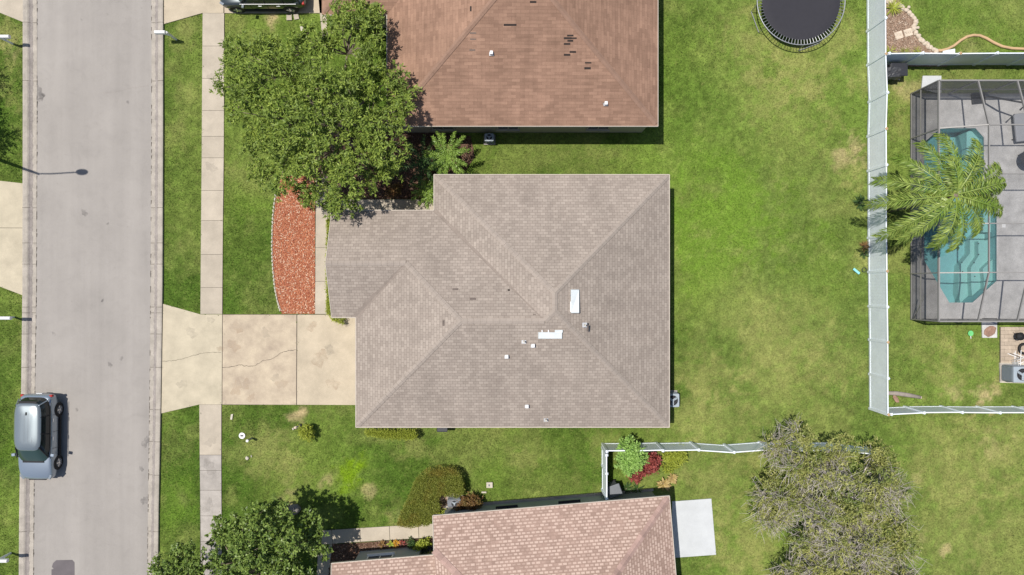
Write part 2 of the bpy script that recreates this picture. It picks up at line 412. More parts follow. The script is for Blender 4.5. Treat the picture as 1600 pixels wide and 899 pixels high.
deck_rect = [(21.48, -1.72), (21.48, 10.42), (34, 10.42), (34, -1.72)]
gbed = gp([(1357, -40), (1394, -20), (1408, 8), (1425, 22), (1432, 34), (1430, 50), (1445, 68), (1462, 78), (1480, 88), (1480, 104), (1357, 104)])
pavE = gp([(1563, 512), (1640, 512), (1640, 570), (1562, 570)]); acpad = gp([(1561, 567), (1640, 567), (1640, 600), (1562, 598)])
pads = [gp([(1441, 119), (1470, 119), (1470, 148), (1439, 140)]), gp([(1533, 497), (1557, 497), (1557, 528), (1534, 528)])]
house_main = [(-3.5, 5.24), (7.46, 5.24), (7.46, -6.58), (-7.4, -6.58), (-7.4, -1.1), (-8.55, -1.1), (-8.55, 3.46), (-3.5, 3.46)]
house_top = [(-5.95, 8.35), (6.99, 8.35), (6.99, 21.7), (-5.95, 21.7)]
BO = Vector((7.86, -10.40)); BA = math.atan2(.99, 11.82)
def bl(x, y): return (BO.x + x*math.cos(BA) - y*math.sin(BA), BO.y + x*math.sin(BA) + y*math.cos(BA))
house_bot = [bl(-11.5, -.5), bl(-.4, -.5), bl(-.4, -11.5), bl(-11.5, -11.5), bl(-11.5, -9.6), bl(-16.3, -9.6), bl(-16.3, -2.45), bl(-11.5, -2.45)]
paved = [road_all, gp(SWL)+gp(SWR)[::-1], gp(SWL2)+gp(SWR2)[::-1], apron, drive1, drive2, apronT, driveT, sideA, sideB, pathV, pathH,
         mulch_poly, mulchN, walkS, bedS, bedC, patioS, deck_rect, gbed, pavE, acpad, *pads, house_main, house_top, house_bot]

# ---------------------------------------------------------------- lawn
G0 = np.array(lin(100, 117, 52)); GDRY = np.array(lin(142, 144, 84)); GBR = np.array(lin(104, 134, 46)); GDK = np.array(lin(72, 96, 34)); SAND = np.array(lin(196, 172, 134)); GLIME = np.array(lin(112, 142, 22))
spots = [ # px, py, radius px, colour, strength
 (1130,345,95,GBR,.75),(1110,420,70,GBR,.6),(1160,300,55,GBR,.5),(1080,260,60,GBR,.3),(1290,420,60,GBR,.35),
 (1255,110,55,GDRY,.75),(1180,85,45,GDRY,.45),(1200,150,45,GDRY,.45),(1300,60,40,GDRY,.5),(1345,120,25,GDRY,.5),(1160,60,40,GDRY,.3),(1325,245,22,SAND,.7),(1330,270,18,GDRY,.8),(1345,400,20,GDRY,.7),
 (1150,480,50,GDRY,.35),(1210,540,60,GDRY,.4),(1100,590,40,GDRY,.55),(1230,610,60,GDRY,.35),(1320,560,40,GDRY,.3),(1070,640,40,GDRY,.4),(1130,660,60,GDRY,.3),
 (1230,190,60,GDRY,.3),(1250,520,70,GDRY,.25),(1095,150,60,GDK,.25),(1190,230,50,GDK,.2),
 (1120,750,50,GDRY,.45),(1170,840,60,GDRY,.6),(1210,720,35,GDRY,.3),(1160,895,45,GDRY,.6),(1050,730,40,GDRY,.25),(1500,720,80,GDRY,.5),(1480,820,60,GDRY,.4),(1560,700,60,GDRY,.5),(1440,840,12,SAND,.25),(1475,862,12,SAND,.8),(1434,748,8,SAND,.25),(1550,690,22,SAND,.3),(1570,860,60,GDRY,.4),
 (1538,622,20,SAND,.9),(1490,612,14,SAND,.5),(1470,585,35,GDRY,.5),(1530,560,40,GDRY,.4),(1450,540,30,GDRY,.4),(1410,200,20,GDRY,.6),(1412,160,18,GDRY,.6),(1425,140,14,SAND,.5),(1400,125,10,SAND,.5),(1560,60,45,GBR,.35),(1490,35,50,GBR,.3),(1520,70,14,SAND,.35),(1590,20,30,GDRY,.3),(1415,290,30,GBR,.2),(1400,410,26,GDRY,.5),(1500,115,60,GDRY,.4),
 (548,738,24,GLIME,.9),(565,728,16,GLIME,.7),(465,648,10,SAND,.8),(472,640,7,SAND,.8),(520,635,30,GDRY,.2),(455,735,22,GDRY,.55),(452,770,14,SAND,.45),(445,790,13,SAND,.6),(505,760,9,SAND,.4),(513,748,8,SAND,.5),(575,765,10,SAND,.6),(620,805,12,SAND,.25),(610,815,12,GDRY,.6),(400,700,35,GDRY,.35),(420,720,30,GDRY,.3),(640,690,30,GDRY,.4),(760,700,60,GDRY,.2),(670,720,40,GDK,.3),(830,740,70,GDK,.3),(900,690,80,GDK,.2),(820,715,22,GDRY,.5),(650,700,18,GDRY,.35),(730,690,20,GDK,.4),(880,760,40,GDRY,.2),(760,740,25,GBR,.4),(940,690,20,GDRY,.4),
 (800,240,60,GDRY,.3),(880,236,60,GDRY,.25),(960,236,50,GDRY,.25),(850,265,90,GDK,.35),(1000,250,40,GBR,.3),
 (285,60,25,GDRY,.35),(295,35,20,GDRY,.3),(270,220,20,GDRY,.3),(290,150,20,GDRY,.3),(285,370,40,GDK,.15),(280,800,25,GBR,.5),(270,700,25,GDRY,.2),(285,760,25,GBR,.4),
 (18,70,22,SAND,.25),(12,100,22,GDRY,.6),(20,85,14,SAND,.4),(8,130,16,GDRY,.5),(15,60,30,GDRY,.6),(20,155,18,GDRY,.5),(18,700,20,GBR,.4),(15,560,30,GDK,.3),(15,800,30,GBR,.3),
 (380,400,60,GDK,.3),(390,320,30,GBR,.4),(400,440,40,GDK,.3),(390,270,30,GDRY,.3),(360,30,30,GDRY,.3),(425,30,12,SAND,.8),(432,26,6,SAND,.7),(395,60,30,GDRY,.3),
]
def lawn_col(x, y):
    px = x/(H/F)+800; py = 449.5-y/(H/F)
    n1 = fbm(x, y, 5.0, 5, 3); n2 = fbm(x, y, 1.1, 5, 11); n3 = fbm(x, y, 12, 3, 21)
    t = np.clip((n1-.36)/.3, 0, 1)[..., None]; c = GDK*(1-t)+G0*t
    east = np.clip((px-1000)/150, 0, 1)[..., None]; c = c*(1-east*.45) + np.array(lin(112, 127, 64))*(east*.45)
    d = np.clip((n2-.5)/.22, 0, 1)[..., None]*.30; c = c*(1-d)+GDRY*d
    d = np.clip((n3-.52)/.2, 0, 1)[..., None]*.25; c = c*(1-d)+GBR*d
    nn = fbm(x, y, .9, 4, 31)*.6+fbm(x, y, .35, 4, 61)*.4; n4 = fbm(x, y, .22, 3, 71); n5 = fbm(x, y, .5, 3, 81)
    c = c*(1+(n4-.5)*.8+(n5-.5)*.35)[..., None]
    for sx, sy, r, col, s in spots:
        dd = np.hypot(px-sx, py-sy)/r + (nn-.5)*3.4 + (n4-.5)*1.6 + (n2-.5)*.8
        a = (np.clip(1.35-dd, 0, 1)**1.3*s)[..., None]; a = a*(.62 if col is SAND else .9); c = c*(1-a)+col*a
    return np.clip(c, 0, 1)
inner_x = np.arange(-29.5, 29.51, .14); inner_y = np.arange(-17.5, 17.51, .14)
gx = np.concatenate([[-400, -150, -60, -36, -31], inner_x, [31, 36, 60, 150, 400]]); gy = np.concatenate([[-400, -150, -60, -26, -19], inner_y, [19, 26, 60, 150, 400]])
GX, GY = np.meshgrid(gx, gy, indexing='ij'); nx, ny = GX.shape
GZ = (fbm(GX, GY, 2.5, 3, 5)-.5)*.05-.03
V = np.stack([GX, GY, GZ], -1).reshape(-1, 3)
idx = np.arange(nx*ny).reshape(nx, ny)
Q = np.stack([idx[:-1, :-1], idx[1:, :-1], idx[1:, 1:], idx[:-1, 1:]], -1).reshape(-1, 4)
cx = (GX[:-1, :-1]+GX[1:, 1:])/2; cy = (GY[:-1, :-1]+GY[1:, 1:])/2
inside = (pip(cx, cy, [(21.7, -1.5), (21.7, 10.2), (29.4, 10.2), (29.4, -1.5)])).ravel()
Q = Q[~inside]
LC = lawn_col(GX, GY); LC[(np.abs(GX) > 29.6) | (np.abs(GY) > 17.6)] = np.array(lin(102, 121, 54))
tag(np_mesh('lawn', V, Q, m_ground, color=LC.reshape(-1, 3)), kind='structure')
# grass blades over the mown lawn
nb = 420000
bx_ = rng.uniform(-28.6, 28.6, nb); by_ = rng.uniform(-16.2, 16.2, nb)
keep = np.ones(nb, bool)
jx, jy = rng.normal(size=nb)*.035, rng.normal(size=nb)*.035; onp = np.zeros(nb, bool)
for p_ in paved: keep &= ~pip(bx_+jx, by_+jy, p_); onp |= pip(bx_, by_, p_)
bx_, by_, onp = bx_[keep], by_[keep], onp[keep]; nb = len(bx_)
base = np.stack([bx_, by_, np.where(onp, .0, -.035)], -1); az = rng.uniform(0, 2*np.pi, nb); ln = rng.uniform(.04, .12, nb)*(.7+.6*fbm(bx_, by_, 1.5, 3, 41))
hd = np.stack([np.cos(az), np.sin(az)], -1); lean = rng.uniform(.3, 1.1, nb)
side = np.stack([-hd[:, 1], hd[:, 0], np.zeros(nb)], -1)*(rng.uniform(.008, .02, nb)[:, None])
tip = base + np.stack([hd[:, 0]*ln*lean, hd[:, 1]*ln*lean, ln*.9], -1)
V = np.stack([base-side, base+side, tip], 1).reshape(-1, 3); Q = np.arange(nb*3).reshape(-1, 3)
cc = lawn_col(bx_, by_)*rng.uniform(.68, 1.45, nb)[:, None]
m_b, n_, l_, p_ = newmat('grass_blade'); a_ = n_.new('ShaderNodeAttribute'); a_.attribute_name = 'tone'; l_.new(a_.outputs['Color'], p_.inputs['Base Color'])
p_.inputs['Roughness'].default_value = .7; p_.inputs['Specular IOR Level'].default_value = .2
tag(np_mesh('grass', V, Q, m_b, color=np.repeat(cc, 3, 0)), label='mown green and yellow lawn grass', cat='grass', kind='stuff')

# ---------------------------------------------------------------- road, kerbs, pavements
def struct(o): return tag(o, kind='structure')
def sheet(poly, z, name, m, thick=.05):
    return struct(MB().prism(poly, z-thick, z).build(name, m))
sheet(road_poly, .0, 'road', m_road, .06)
sheet(gp([(88, 875.5), (113, 875), (116.5, 879), (117, 960), (80, 960), (80.5, 890), (84, 889), (81, 886), (83, 880)]), .004, 'car_shadow_patch', m_carshadow, .003)  # cast shadow of a moving car, painted as a dark sheet on the road
def kerb(outer, inner, name):
    prof = [(0, -.05), (0, .10), (.10, .115), (.34, .10), (.52, .035), (.60, .012), (1.0, .012), (1.0, -.05)]
    mb = MB(); vs = []; fs = []; ro = gp(outer); ri = gp(inner); n = len(prof)
    for (ox, oy), (ix, iy) in zip(ro, ri):
        for t, z in prof: vs.append((ox+(ix-ox)*t, oy+(iy-oy)*t, z))
    for i in range(len(ro)-1):
        for j in range(n-1): fs.append((i*n+j, i*n+j+1, (i+1)*n+j+1, (i+1)*n+j))
    mb.add(vs, fs); o = struct(mb.build(name, m_kerb))
    d = MB(); vs = []; fs = []
    M_ = 260
    def interp(L, y): return float(np.interp(y, [p[1] for p in L], [p[0] for p in L]))
    for i in range(M_+1):
        py = -40+i*(980)/M_; xo, xi = interp(outer, py), interp(inner, py)
        w0 = .45-.05*random.random(); w1 = .64+.10*random.random()
        for t in (w0, .53, w1):
            z = .10+(t-.34)/.18*(.035-.10) if t < .52 else (.035+(t-.52)/.08*(.012-.035) if t < .6 else .012)
            X, Y = at2(xo+(xi-xo)*t, py); vs.append((X, Y, z+.004))
    for i in range(M_):
        for j in range(2): fs.append((i*3+j, i*3+j+1, (i+1)*3+j+1, (i+1)*3+j))
    d.add(vs, fs); struct(d.build('gutter_dirt', m_kerbdirt))
    # joint between gutter and asphalt, with weeds in it
    j = MB()
    for i in range(120):
        py = -30+i*8.2+random.uniform(-3, 3); x = interp(inner, py)
        if random.random() < .55:
            a = at2(x-.35, py); b = at2(x+.3+random.random()*.9, py); c = at2(x+.3, py+random.uniform(2, 8)); e = at2(x-.35, py+random.uniform(3, 8))
            j.add([(*a, .0165), (*b, .0165), (*c, .0165), (*e, .0165)], [(0, 1, 2, 3)])
    struct(j.build('joint_dirt', m_joint))
    k = MB()
    for py in (36, 127, 325, 380, 413, 480, 489, 522, 574, 640, 690, 742, 830):
        xo, xi = interp(outer, py), interp(inner, py); a, b = at2(xo, py), at2(xi, py)
        for t0, t1, z0, z1 in ((.0, .34, .118, .104), (.34, .52, .104, .039), (.52, .6, .039, .016), (.6, 1, .016, .016)):
            x0 = a[0]+(b[0]-a[0])*t0; x1 = a[0]+(b[0]-a[0])*t1; y = a[1]
            k.add([(x0, y-.011, z0+.001), (x1, y-.011, z1+.001), (x1, y+.011, z1+.001), (x0, y+.011, z0+.001)], [(0, 1, 2, 3)])
    struct(k.build('kerb_joint', m_joint))
kerb(KL, KLi, 'kerb'); kerb(KR, KRi, 'kerb')

def slabs(Lp, Rp, ys, z, name, mats):
    """pavement slabs between joints over a dark joint bed"""
    def ip(L, y): return float(np.interp(y, [p[1] for p in L], [p[0] for p in L]))
    sheet(gp([(ip(Lp, ys[0]), ys[0]), (ip(Rp, ys[0]), ys[0]), (ip(Rp, ys[-1]), ys[-1]), (ip(Lp, ys[-1]), ys[-1])]), z-.012, name+'_bed', m_joint, .03)
    mbs = {}
    for i in range(len(ys)-1):
        a, b = ys[i]+.28, ys[i+1]-.28; mb = mbs.setdefault(mats[i % len(mats)].name, (MB(), mats[i % len(mats)]))[0]
        mb.prism(gp([(ip(Lp, a), a), (ip(Rp, a), a), (ip(Rp, b), b), (ip(Lp, b), b)]), z-.05, z)
    for mb, m in mbs.values(): struct(mb.build(name, m))
slabs(SWL, SWR, [21, 72.5, 123, 173, 213.5, 247, 298, 345, 398, 449.5, 491], .03, 'sidewalk', [m_walk])
slabs(SWL2, SWR2, [632, 711], .03, 'sidewalk', [m_walk]); slabs(SWL2, SWR2, [711, 735, 766, 806, 846, 899, 950, 1000, 1050, 1100, 1150, 1200, 1250, 1300, 1350, 1400, 1450], .03, 'sidewalk', [m_walkgrey])
sheet(apron, .032, 'driveway_apron', m_driveyel); sheet(drive1, .030, 'driveway', m_drivepink); sheet(drive2, .030, 'driveway', m_drive)
sheet(gp([(346.9, 491.4), (575, 491.4), (575, 632.8), (346.9, 632.8)]), .018, 'driveway_bed', m_joint, .02)
sheet(apronT, .032, 'driveway_apron', m_drive); sheet(driveT, .030, 'driveway', m_drive)
sheet(gp([(349, 21.3), (352, 21.3), (352, -70), (349, -70)]), .02, 'driveway_bed', m_joint, .02)
sheet(sideA, .03, 'driveway_apron', m_driveyel); sheet(sideB, .03, 'driveway_apron', m_walk)
sheet(gp([(-60, 355.6), (37, 356.2), (37, 356.9), (-60, 356.4)]), .034, 'driveway_joint', m_joint, .003)
sheet(gp([(36.2, 287), (37.6, 287), (37.6, 462), (36.2, 462)]), .034, 'driveway_joint', m_joint, .003)
slabs([(494, 270), (492.5, 491)], [(512, 270), (511, 491)], [275, 387, 440, 491], .03, 'footpath', [m_walk])
sheet(pathH, .03, 'footpath', m_walk)
def ribbon(pts, w, z, name, m, jit=.0):
    mb = MB(); P = []
    for i in range(len(pts)-1):
        for t in np.linspace(0, 1, 9)[:-1]:
            P.append((pts[i][0]+(pts[i+1][0]-pts[i][0])*t+random.uniform(-jit, jit), pts[i][1]+(pts[i+1][1]-pts[i][1])*t+random.uniform(-jit, jit)))
    P.append(pts[-1]); W = gp(P); vs = []; fs = []
    for i, (x, y) in enumerate(W):
        a = W[max(0, i-1)]; b = W[min(len(W)-1, i+1)]; dx, dy = b[0]-a[0], b[1]-a[1]; L = math.hypot(dx, dy) or 1
        ww = w*random.uniform(.5, 1.3); vs += [(x-dy/L*ww, y+dx/L*ww, z), (x+dy/L*ww, y-dx/L*ww, z)]
    for i in range(len(W)-1): fs.append((2*i, 2*i+1, 2*i+3, 2*i+2))
    return struct(mb.add(vs, fs).build(name, m))
ribbon([(255, 565), (275, 563), (295, 558), (312, 553), (325, 551), (346, 551)], .010, .036, 'pavement_crack', m_joint, .6)
ribbon([(348, 574), (362, 573), (376, 570), (384, 572), (398, 572), (410, 564), (428, 560), (440, 551), (452, 548), (463, 547)], .013, .034, 'pavement_crack', m_joint, .8)
ribbon([(160, 146), (185, 143), (205, 138), (232, 134)], .008, .003, 'pavement_crack', m_kerbdirt, .5)
def stain(px, py, rpx, m, z, name='surface_stain', el=1.0):
    n = 18; ph = random.random()*6; vs = [(*at2(px, py), z)]
    for i in range(n):
        a = 2*math.pi*i/n; q = rpx*(1+.3*math.sin(2*a+ph)+.2*math.sin(5*a+2*ph)+random.uniform(-.15, .15)); vs.append((*at2(px+q*math.cos(a), py+q*math.sin(a)*el), z))
    struct(MB().add(vs, [(0, 1+i, 1+(i+1) % n) for i in range(n)]).build(name, m))
def stainmat(name, c, f):
    m, n, l, p = newmat(name); p.inputs['Base Color'].default_value = (*c, 1); p.inputs['Roughness'].default_value = .9
    t = n.new('ShaderNodeBsdfTransparent'); mx = n.new('ShaderNodeMixShader'); co = n.new('ShaderNodeTexCoord').outputs['Object']
    l.new(ramp(n, l, noise(n, l, co, 2.2, 6, .7), .35, .75, 0, f), mx.inputs[0]); l.new(t.outputs[0], mx.inputs[1]); l.new(p.outputs[0], mx.inputs[2]); l.new(mx.outputs[0], n['Material Output'].inputs[0]); return m
m_st1 = stainmat('rust_stain', (.36, .23, .15), .30); m_st2 = stainmat('oil_stain', (.15, .14, .135), .55); m_st3 = stainmat('tyre_scuff', (.22, .20, .18), .28)
for q in ((370, 606, 10), (385, 600, 7), (365, 540, 9), (392, 622, 6), (440, 600, 8), (372, 512, 8), (345, 545, 5), (500, 560, 12), (520, 600, 9), (488, 510, 7)): stain(*q, m_st1, .036)
for q in ((430, 590, 6), (415, 520, 7), (515, 545, 8), (300, 520, 8), (285, 600, 7), (330, 500, 5), (540, 505, 6), (330, 690, 8), (328, 730, 10), (325, 790, 9), (331, 120, 6), (330, 262, 8)): stain(*q, m_st3, .037)
for q in ((132, 333, 4), (84, 522, 2.5), (221, 733, 3), (228, 690, 6, ), (226, 782, 5), (172, 570, 3), (60, 145, 8), (62, 150, 6), (127, 31, 1.6), (168, 22, 1.4), (200, 160, 2), (168, 350, 1.6), (120, 640, 2), (160, 470, 1.8), (190, 560, 2.4)): stain(*q, m_st2, .0025, el=1.4)
# south neighbour's path
slabs_s = MB()
sheet([(x, y) for x, y in walkS], .018, 'footpath_bed', m_joint, .03)
for q in ([(498, 829.6), (518, 828.4), (519.5, 849.5), (499, 852)], [(518.8, 828.3), (562, 825.3), (563, 846.3), (520.2, 849.4)], [(563, 825.2), (608, 822.5), (609, 843.4), (563.8, 846.2)],
          [(608.8, 822.4), (653.4, 819.8), (654.2, 840.6), (609.8, 843.4)], [(654.2, 819.7), (690, 817.7), (690, 838.5), (655, 840.6)], [(498, 852.8), (519, 850.5), (514, 900), (495, 900)], [(495, 900.8), (513.8, 900.8), (509, 958), (490, 958)]):
    slabs_s.prism(gp(q), -.02, .03)
struct(slabs_s.build('footpath', m_walk))
sheet(patioS, .05, 'patio', m_patio, .09)
sheet(mulch_poly, .012, 'mulch_bed', m_mulchred, .03); sheet(mulchN, .012, 'mulch_bed', m_mulchbr, .03)
sheet(bedS, .012, 'mulch_bed', m_mulchbr, .03); sheet(bedC, .012, 'mulch_bed', m_mulchgr, .03); sheet(gbed, .012, 'mulch_bed', m_mulchgr, .03)
def chips(poly, n, m, label, size=(.03, .09)):
    xs = [p[0] for p in poly]; ys = [p[1] for p in poly]
    x = rng.uniform(min(xs), max(xs), n*3); y = rng.uniform(min(ys), max(ys), n*3); k = pip(x, y, poly); x, y = x[k][:n], y[k][:n]; n = len(x)
    az = rng.uniform(0, 6.283, n); L = rng.uniform(*size, n); W = L*rng.uniform(.25, .5, n); tz = rng.uniform(-.5, .5, n)
    d = np.stack([np.cos(az), np.sin(az), tz], -1)*L[:, None]/2; s = np.stack([-np.sin(az), np.cos(az), rng.uniform(-.5, .5, n)], -1)*W[:, None]/2
    c = np.stack([x, y, rng.uniform(.025, .06, n)], -1)
    V = np.stack([c-d-s, c+d-s, c+d+s, c-d+s], 1).reshape(-1, 3)
    tag(np_mesh('mulch_chips', V, np.arange(n*4).reshape(-1, 4), m), label=label, cat='mulch', kind='stuff')
chips(mulch_poly, 9000, m_chipred, 'red wood mulch in the curved bed beside the front path')
chips(mulchN, 7000, m_chipbr, 'dark brown mulch under the palms beside the house')
chips(bedS, 5000, m_chipbr, 'dark mulch in the narrow bed under the south house wall'); chips(bedC, 2500, m_chipgr, 'faded mulch inside the curved hedge'); chips(gbed, 6000, m_chipgr, 'faded brown mulch in the stone edged corner bed')

# ---------------------------------------------------------------- roofs and houses
def roof_mesh(polys, m, name, parent, caps=None, capm=None, outline=None, fascia=m_fascia, sof=2.56):
    mb = MB(); mb.uv = []
    for poly in polys:
        P = [Vector(p) for p in poly]
        nrm = Vector((0, 0, 0))
        for i in range(len(P)): nrm += P[i].cross(P[(i+1) % len(P)])
        if nrm.z < 0: P = P[::-1]; nrm = -nrm
        nrm.normalize(); u = Vector((0, 0, 1)).cross(nrm).normalized(); v = nrm.cross(u)
        mb.add(P, [tuple(range(len(P)))]); mb.uv.append([(p.dot(u)+50, p.dot(v)+50) for p in P])
    r = mb.build(name, m, parent)
    return r
def capline(parent, segs, m, w=.13):
    for a, b in segs:
        a, b = Vector(a), Vector(b); d = (b-a).normalized(); a = a+d*(.16 if a.z < 2.75 else 0); b = b-d*(.16 if b.z < 2.75 else 0); L = (b-a).length; s = d.cross(Vector((0, 0, 1))).normalized()
        mb = MB(); n = max(2, int(L/.28)); dz = Vector((0, 0, 1))
        for i in range(n):
            p = a+d*(L*i/n); q = a+d*(L*(i+1)/n-.004); o0 = .022; o1 = .034
            vs = [p-s*w+dz*(o0-w*.30), p+dz*(o0+.012), p+s*w+dz*(o0-w*.30), q-s*w+dz*(o1-w*.30), q+dz*(o1+.012), q+s*w+dz*(o1-w*.30)]
            mb.add(vs, [(0, 3, 4, 1), (1, 4, 5, 2), (0, 1, 2), (3, 5, 4)])
        mb.build('ridge_cap', m, parent)
def skirt(outline, z0, z1, name, m, parent, t=.03):
    mb = MB(); n = len(outline)
    for i in range(n):
        a, b = outline[i], outline[(i+1) % n]
        mb.add([(a[0], a[1], z0), (b[0], b[1], z0), (b[0], b[1], z1), (a[0], a[1], z1)], [(0, 1, 2, 3)])
    return mb.build(name, m, parent)
def flat(poly, z, name, m, parent): return MB().add([(x, y, z) for x, y in poly], [tuple(range(len(poly)))]).build(name, m, parent)
def rz(z0, d, s=.42): return z0+d*s

E0 = 2.7; sl = .42
hm = thing('house', (-.5, -.7, 0), 'taupe shingled house with two long white roof vents at the centre', 'house')
Z = lambda d: E0+sl*d
A = (-3.9, 5.64, E0); B = (7.86, 5.64, E0); C = (7.86, -6.98, E0); D = (-7.8, -6.98, E0)
N1 = (1.98, -.24, Z(5.88)); S1 = (1.98, -1.10, Z(5.88)); R1 = (1.52, -1.56, Z(5.42)); R0 = (-2.38, -1.56, Z(5.42)); Vv = (-3.9, 3.86, E0)
NW = (-9.0, 3.86, E0); G1 = (-9.0, 1.18, Z(2.68)); G0 = (-5.12, 1.18, Z(2.68)); GV = (-7.8, -1.5, E0); GS = (-9.0, -1.5, E0)
roof_polys = [[D, GV, G0, R0], [D, C, S1, R1, R0], [R0, R1, Vv, NW, G1, G0], [G1, G0, GV, GS], [A, Vv, R1, S1, N1], [A, B, N1], [B, C, S1, N1]]
rf = roof_mesh(roof_polys, m_main, 'roof', hm)
def valley(parent, a, b, w0, w1, m):
    a, b = Vector(a), Vector(b); s_ = (b-a).cross(Vector((0, 0, 1))).normalized(); v_ = []; K = 24
    for i in range(K+1):
        p = a.lerp(b, i/K); w_ = (w0+(w1-w0)*i/K)*random.uniform(.6, 1.25); v_ += [p-s_*w_+Vector((0, 0, w_*.30+.006)), p+Vector((0, 0, .008)), p+s_*w_*.6+Vector((0, 0, w_*.18+.006))]
    MB().add(v_, [q for i in range(K) for q in ((3*i, 3*i+1, 3*i+4, 3*i+3), (3*i+1, 3*i+2, 3*i+5, 3*i+4))]).build('valley', m, parent)
m_val = M('stained_valley_shingles', (.255, .212, .182), .14, 2, .95, .2, fine=24)
valley(rf, Vv, R1, .13, .04, m_val); valley(rf, GV, G0, .22, .06, m_val)
capline(rf, [(A, N1), (B, N1), (C, S1), (D, R0), (R0, R1), (R1, S1), (S1, N1), (G0, R0), (G1, G0)], m_cap)
out_main = [p[:2] for p in (A, B, C, D, GV, GS, NW, Vv)]
skirt(out_main, E0-.15, E0+.002, 'fascia', m_fascia, hm); flat(out_main, E0-.14, 'soffit', m_soffit, hm)
wl = MB().prism(house_main, 0, E0-.145); wl.add([(-8.55, 3.46, E0-.15), (-8.55, -1.1, E0-.15), (-8.55, 1.18, Z(2.68)-.15)], [(0, 1, 2)]); wl.build('wall', m_beige, hm)
# drip edge strip (light line along the eaves)
dm = MB()
for a, b in ((A, B), (B, C), (C, D), (D, GV), (GS, G1), (G1, NW), (NW, Vv), (Vv, A), (GV, GS)):
    dm.tube(Vector(a)+Vector((0, 0, .006)), Vector(b)+Vector((0, 0, .006)), .022, n=5)
dm.build('drip_edge', m_fascia, hm)
def window(parent, x, y, wz, wx, hz, ang, frame_m=m_white):
    """window on a wall point x,y facing angle ang"""
    c, s = math.cos(ang), math.sin(ang)
    f = MB(); 
    for dx, dz, sx, sz in ((-wx/2, 0, .06, hz), (wx/2, 0, .06, hz), (0, hz/2, wx+.06, .06), (0, -hz/2, wx+.06, .06), (0, 0, .04, hz)):
        f.box((x-s*dx+c*.02, y+c*dx+s*.02, wz+dz), (.06, sx, sz), ang)
    o = f.build('window', frame_m, parent)
    MB().box((x+c*.008, y+s*.008, wz), (.03, wx-.02, hz-.02), ang).build('pane', m_glass, o)
    MB().box((x+c*.06, y+s*.06, wz-hz/2-.06), (.14, wx+.16, .05), ang).build('sill', frame_m, o)
window(hm, 7.46, 2.2, 1.5, 1.5, 1.2, 0); window(hm, 7.46, -4.2, 1.5, 1.5, 1.2, 0); window(hm, 3, 5.24, 1.5, 1.2, 1.2, R(90)); window(hm, -1.2, 5.24, 1.5, 1.2, 1.2, R(90))
window(hm, 2.5, -6.58, 1.5, 1.2, 1.2, R(-90)); window(hm, -1.8, -6.58, 1.5, 1.2, 1.2, R(-90)); window(hm, -8.55, .9, 1.5, 1.4, 1.2, R(180))
# sliding door, garage door, front door
sdr = MB()
for i in range(2): sdr.box((7.49+.02*i, -1.3+.9*i, 1.05), (.05, .95, 2.05))
sdr.build('sliding_door', m_glass, hm)
gd = MB()
for i in range(4): gd.box((-7.43, -4.0, .28+.535*i), (.06, 4.8, .52))
gdo = gd.build('garage_door', m_white, hm, bevel=.01); MB().box((-7.475, -4.0, .5), (.03, .18, .03)).build('handle', m_galv, gdo)
dr = MB().box((-3.9, 3.49, 1.03), (.92, .06, 2.05)).build('door', m_white, hm, bevel=.01); MB().lathe((-4.25, 3.56, 1.0), [(.03, -.03), (.035, 0), (.0, .03)], 8).build('handle', m_galv, dr)

def roof_z(x, y, h='main'):
    zs = []
    if h == 'main':
        if y < 3.86 and x > -9: zs.append(min(3.86-y, y+6.98, x+7.8 if y < 1.18 else 99) if x > -7.8 else min(3.86-y, 1.18+2.68-3.86+y+1.5 if y < 1.18 else 99))
        if x > -3.9: zs.append(min(x+3.9, 7.86-x, 5.64-y, y+6.98))
        return E0+sl*max(zs)
    if h == 'top': return E0+sl*min(x+6.25, 7.29-x, y-8.05)
def on_roof(px, py, h='main'):
    z = 4.0
    for _ in range(12): x, y, _z = at(px, py, z); z = roof_z(x, y, h)
    return x, y, z
def slot(px, py, wpx, hpx, parent, m=m_slot, h='main'):
    """small rectangular patch lying on the slope"""
    vs = []
    for sx, sy in ((-1, -1), (1, -1), (1, 1), (-1, 1)):
        x, y, z = on_roof(px+sx*wpx/2, py+sy*hpx/2, h); vs.append((x, y, z+.012))
    v2 = [(x, y, z-.01) for x, y, z in vs]
    MB().add(vs+v2, [(3, 2, 1, 0), (0, 1, 5, 4), (1, 2, 6, 5), (2, 3, 7, 6), (3, 0, 4, 7)]).build('worn_patch', m, parent)
for q in ((739, 467, 10, 3.6, m_slot2), (711.5, 452, 9, 3, m_slot2), (918, 513, 3, 10, m_slot2), (693, 505, 3, 9, m_slot2), (795, 453.5, 3.5, 2.5, m_slot), (717, 502.5, 2.4, 2.4, m_slot), (739, 498, 2, 2, m_slot), (739, 505.5, 2, 2, m_slot), (867, 455.5, 2.2, 2, m_slot), (864, 471, 1.6, 1.6, m_slot), (870.5, 471, 1.6, 1.6, m_slot), (835, 491.5, 4.5, 1.3, m_slot2)):
    slot(*q[:4], rf, q[4])
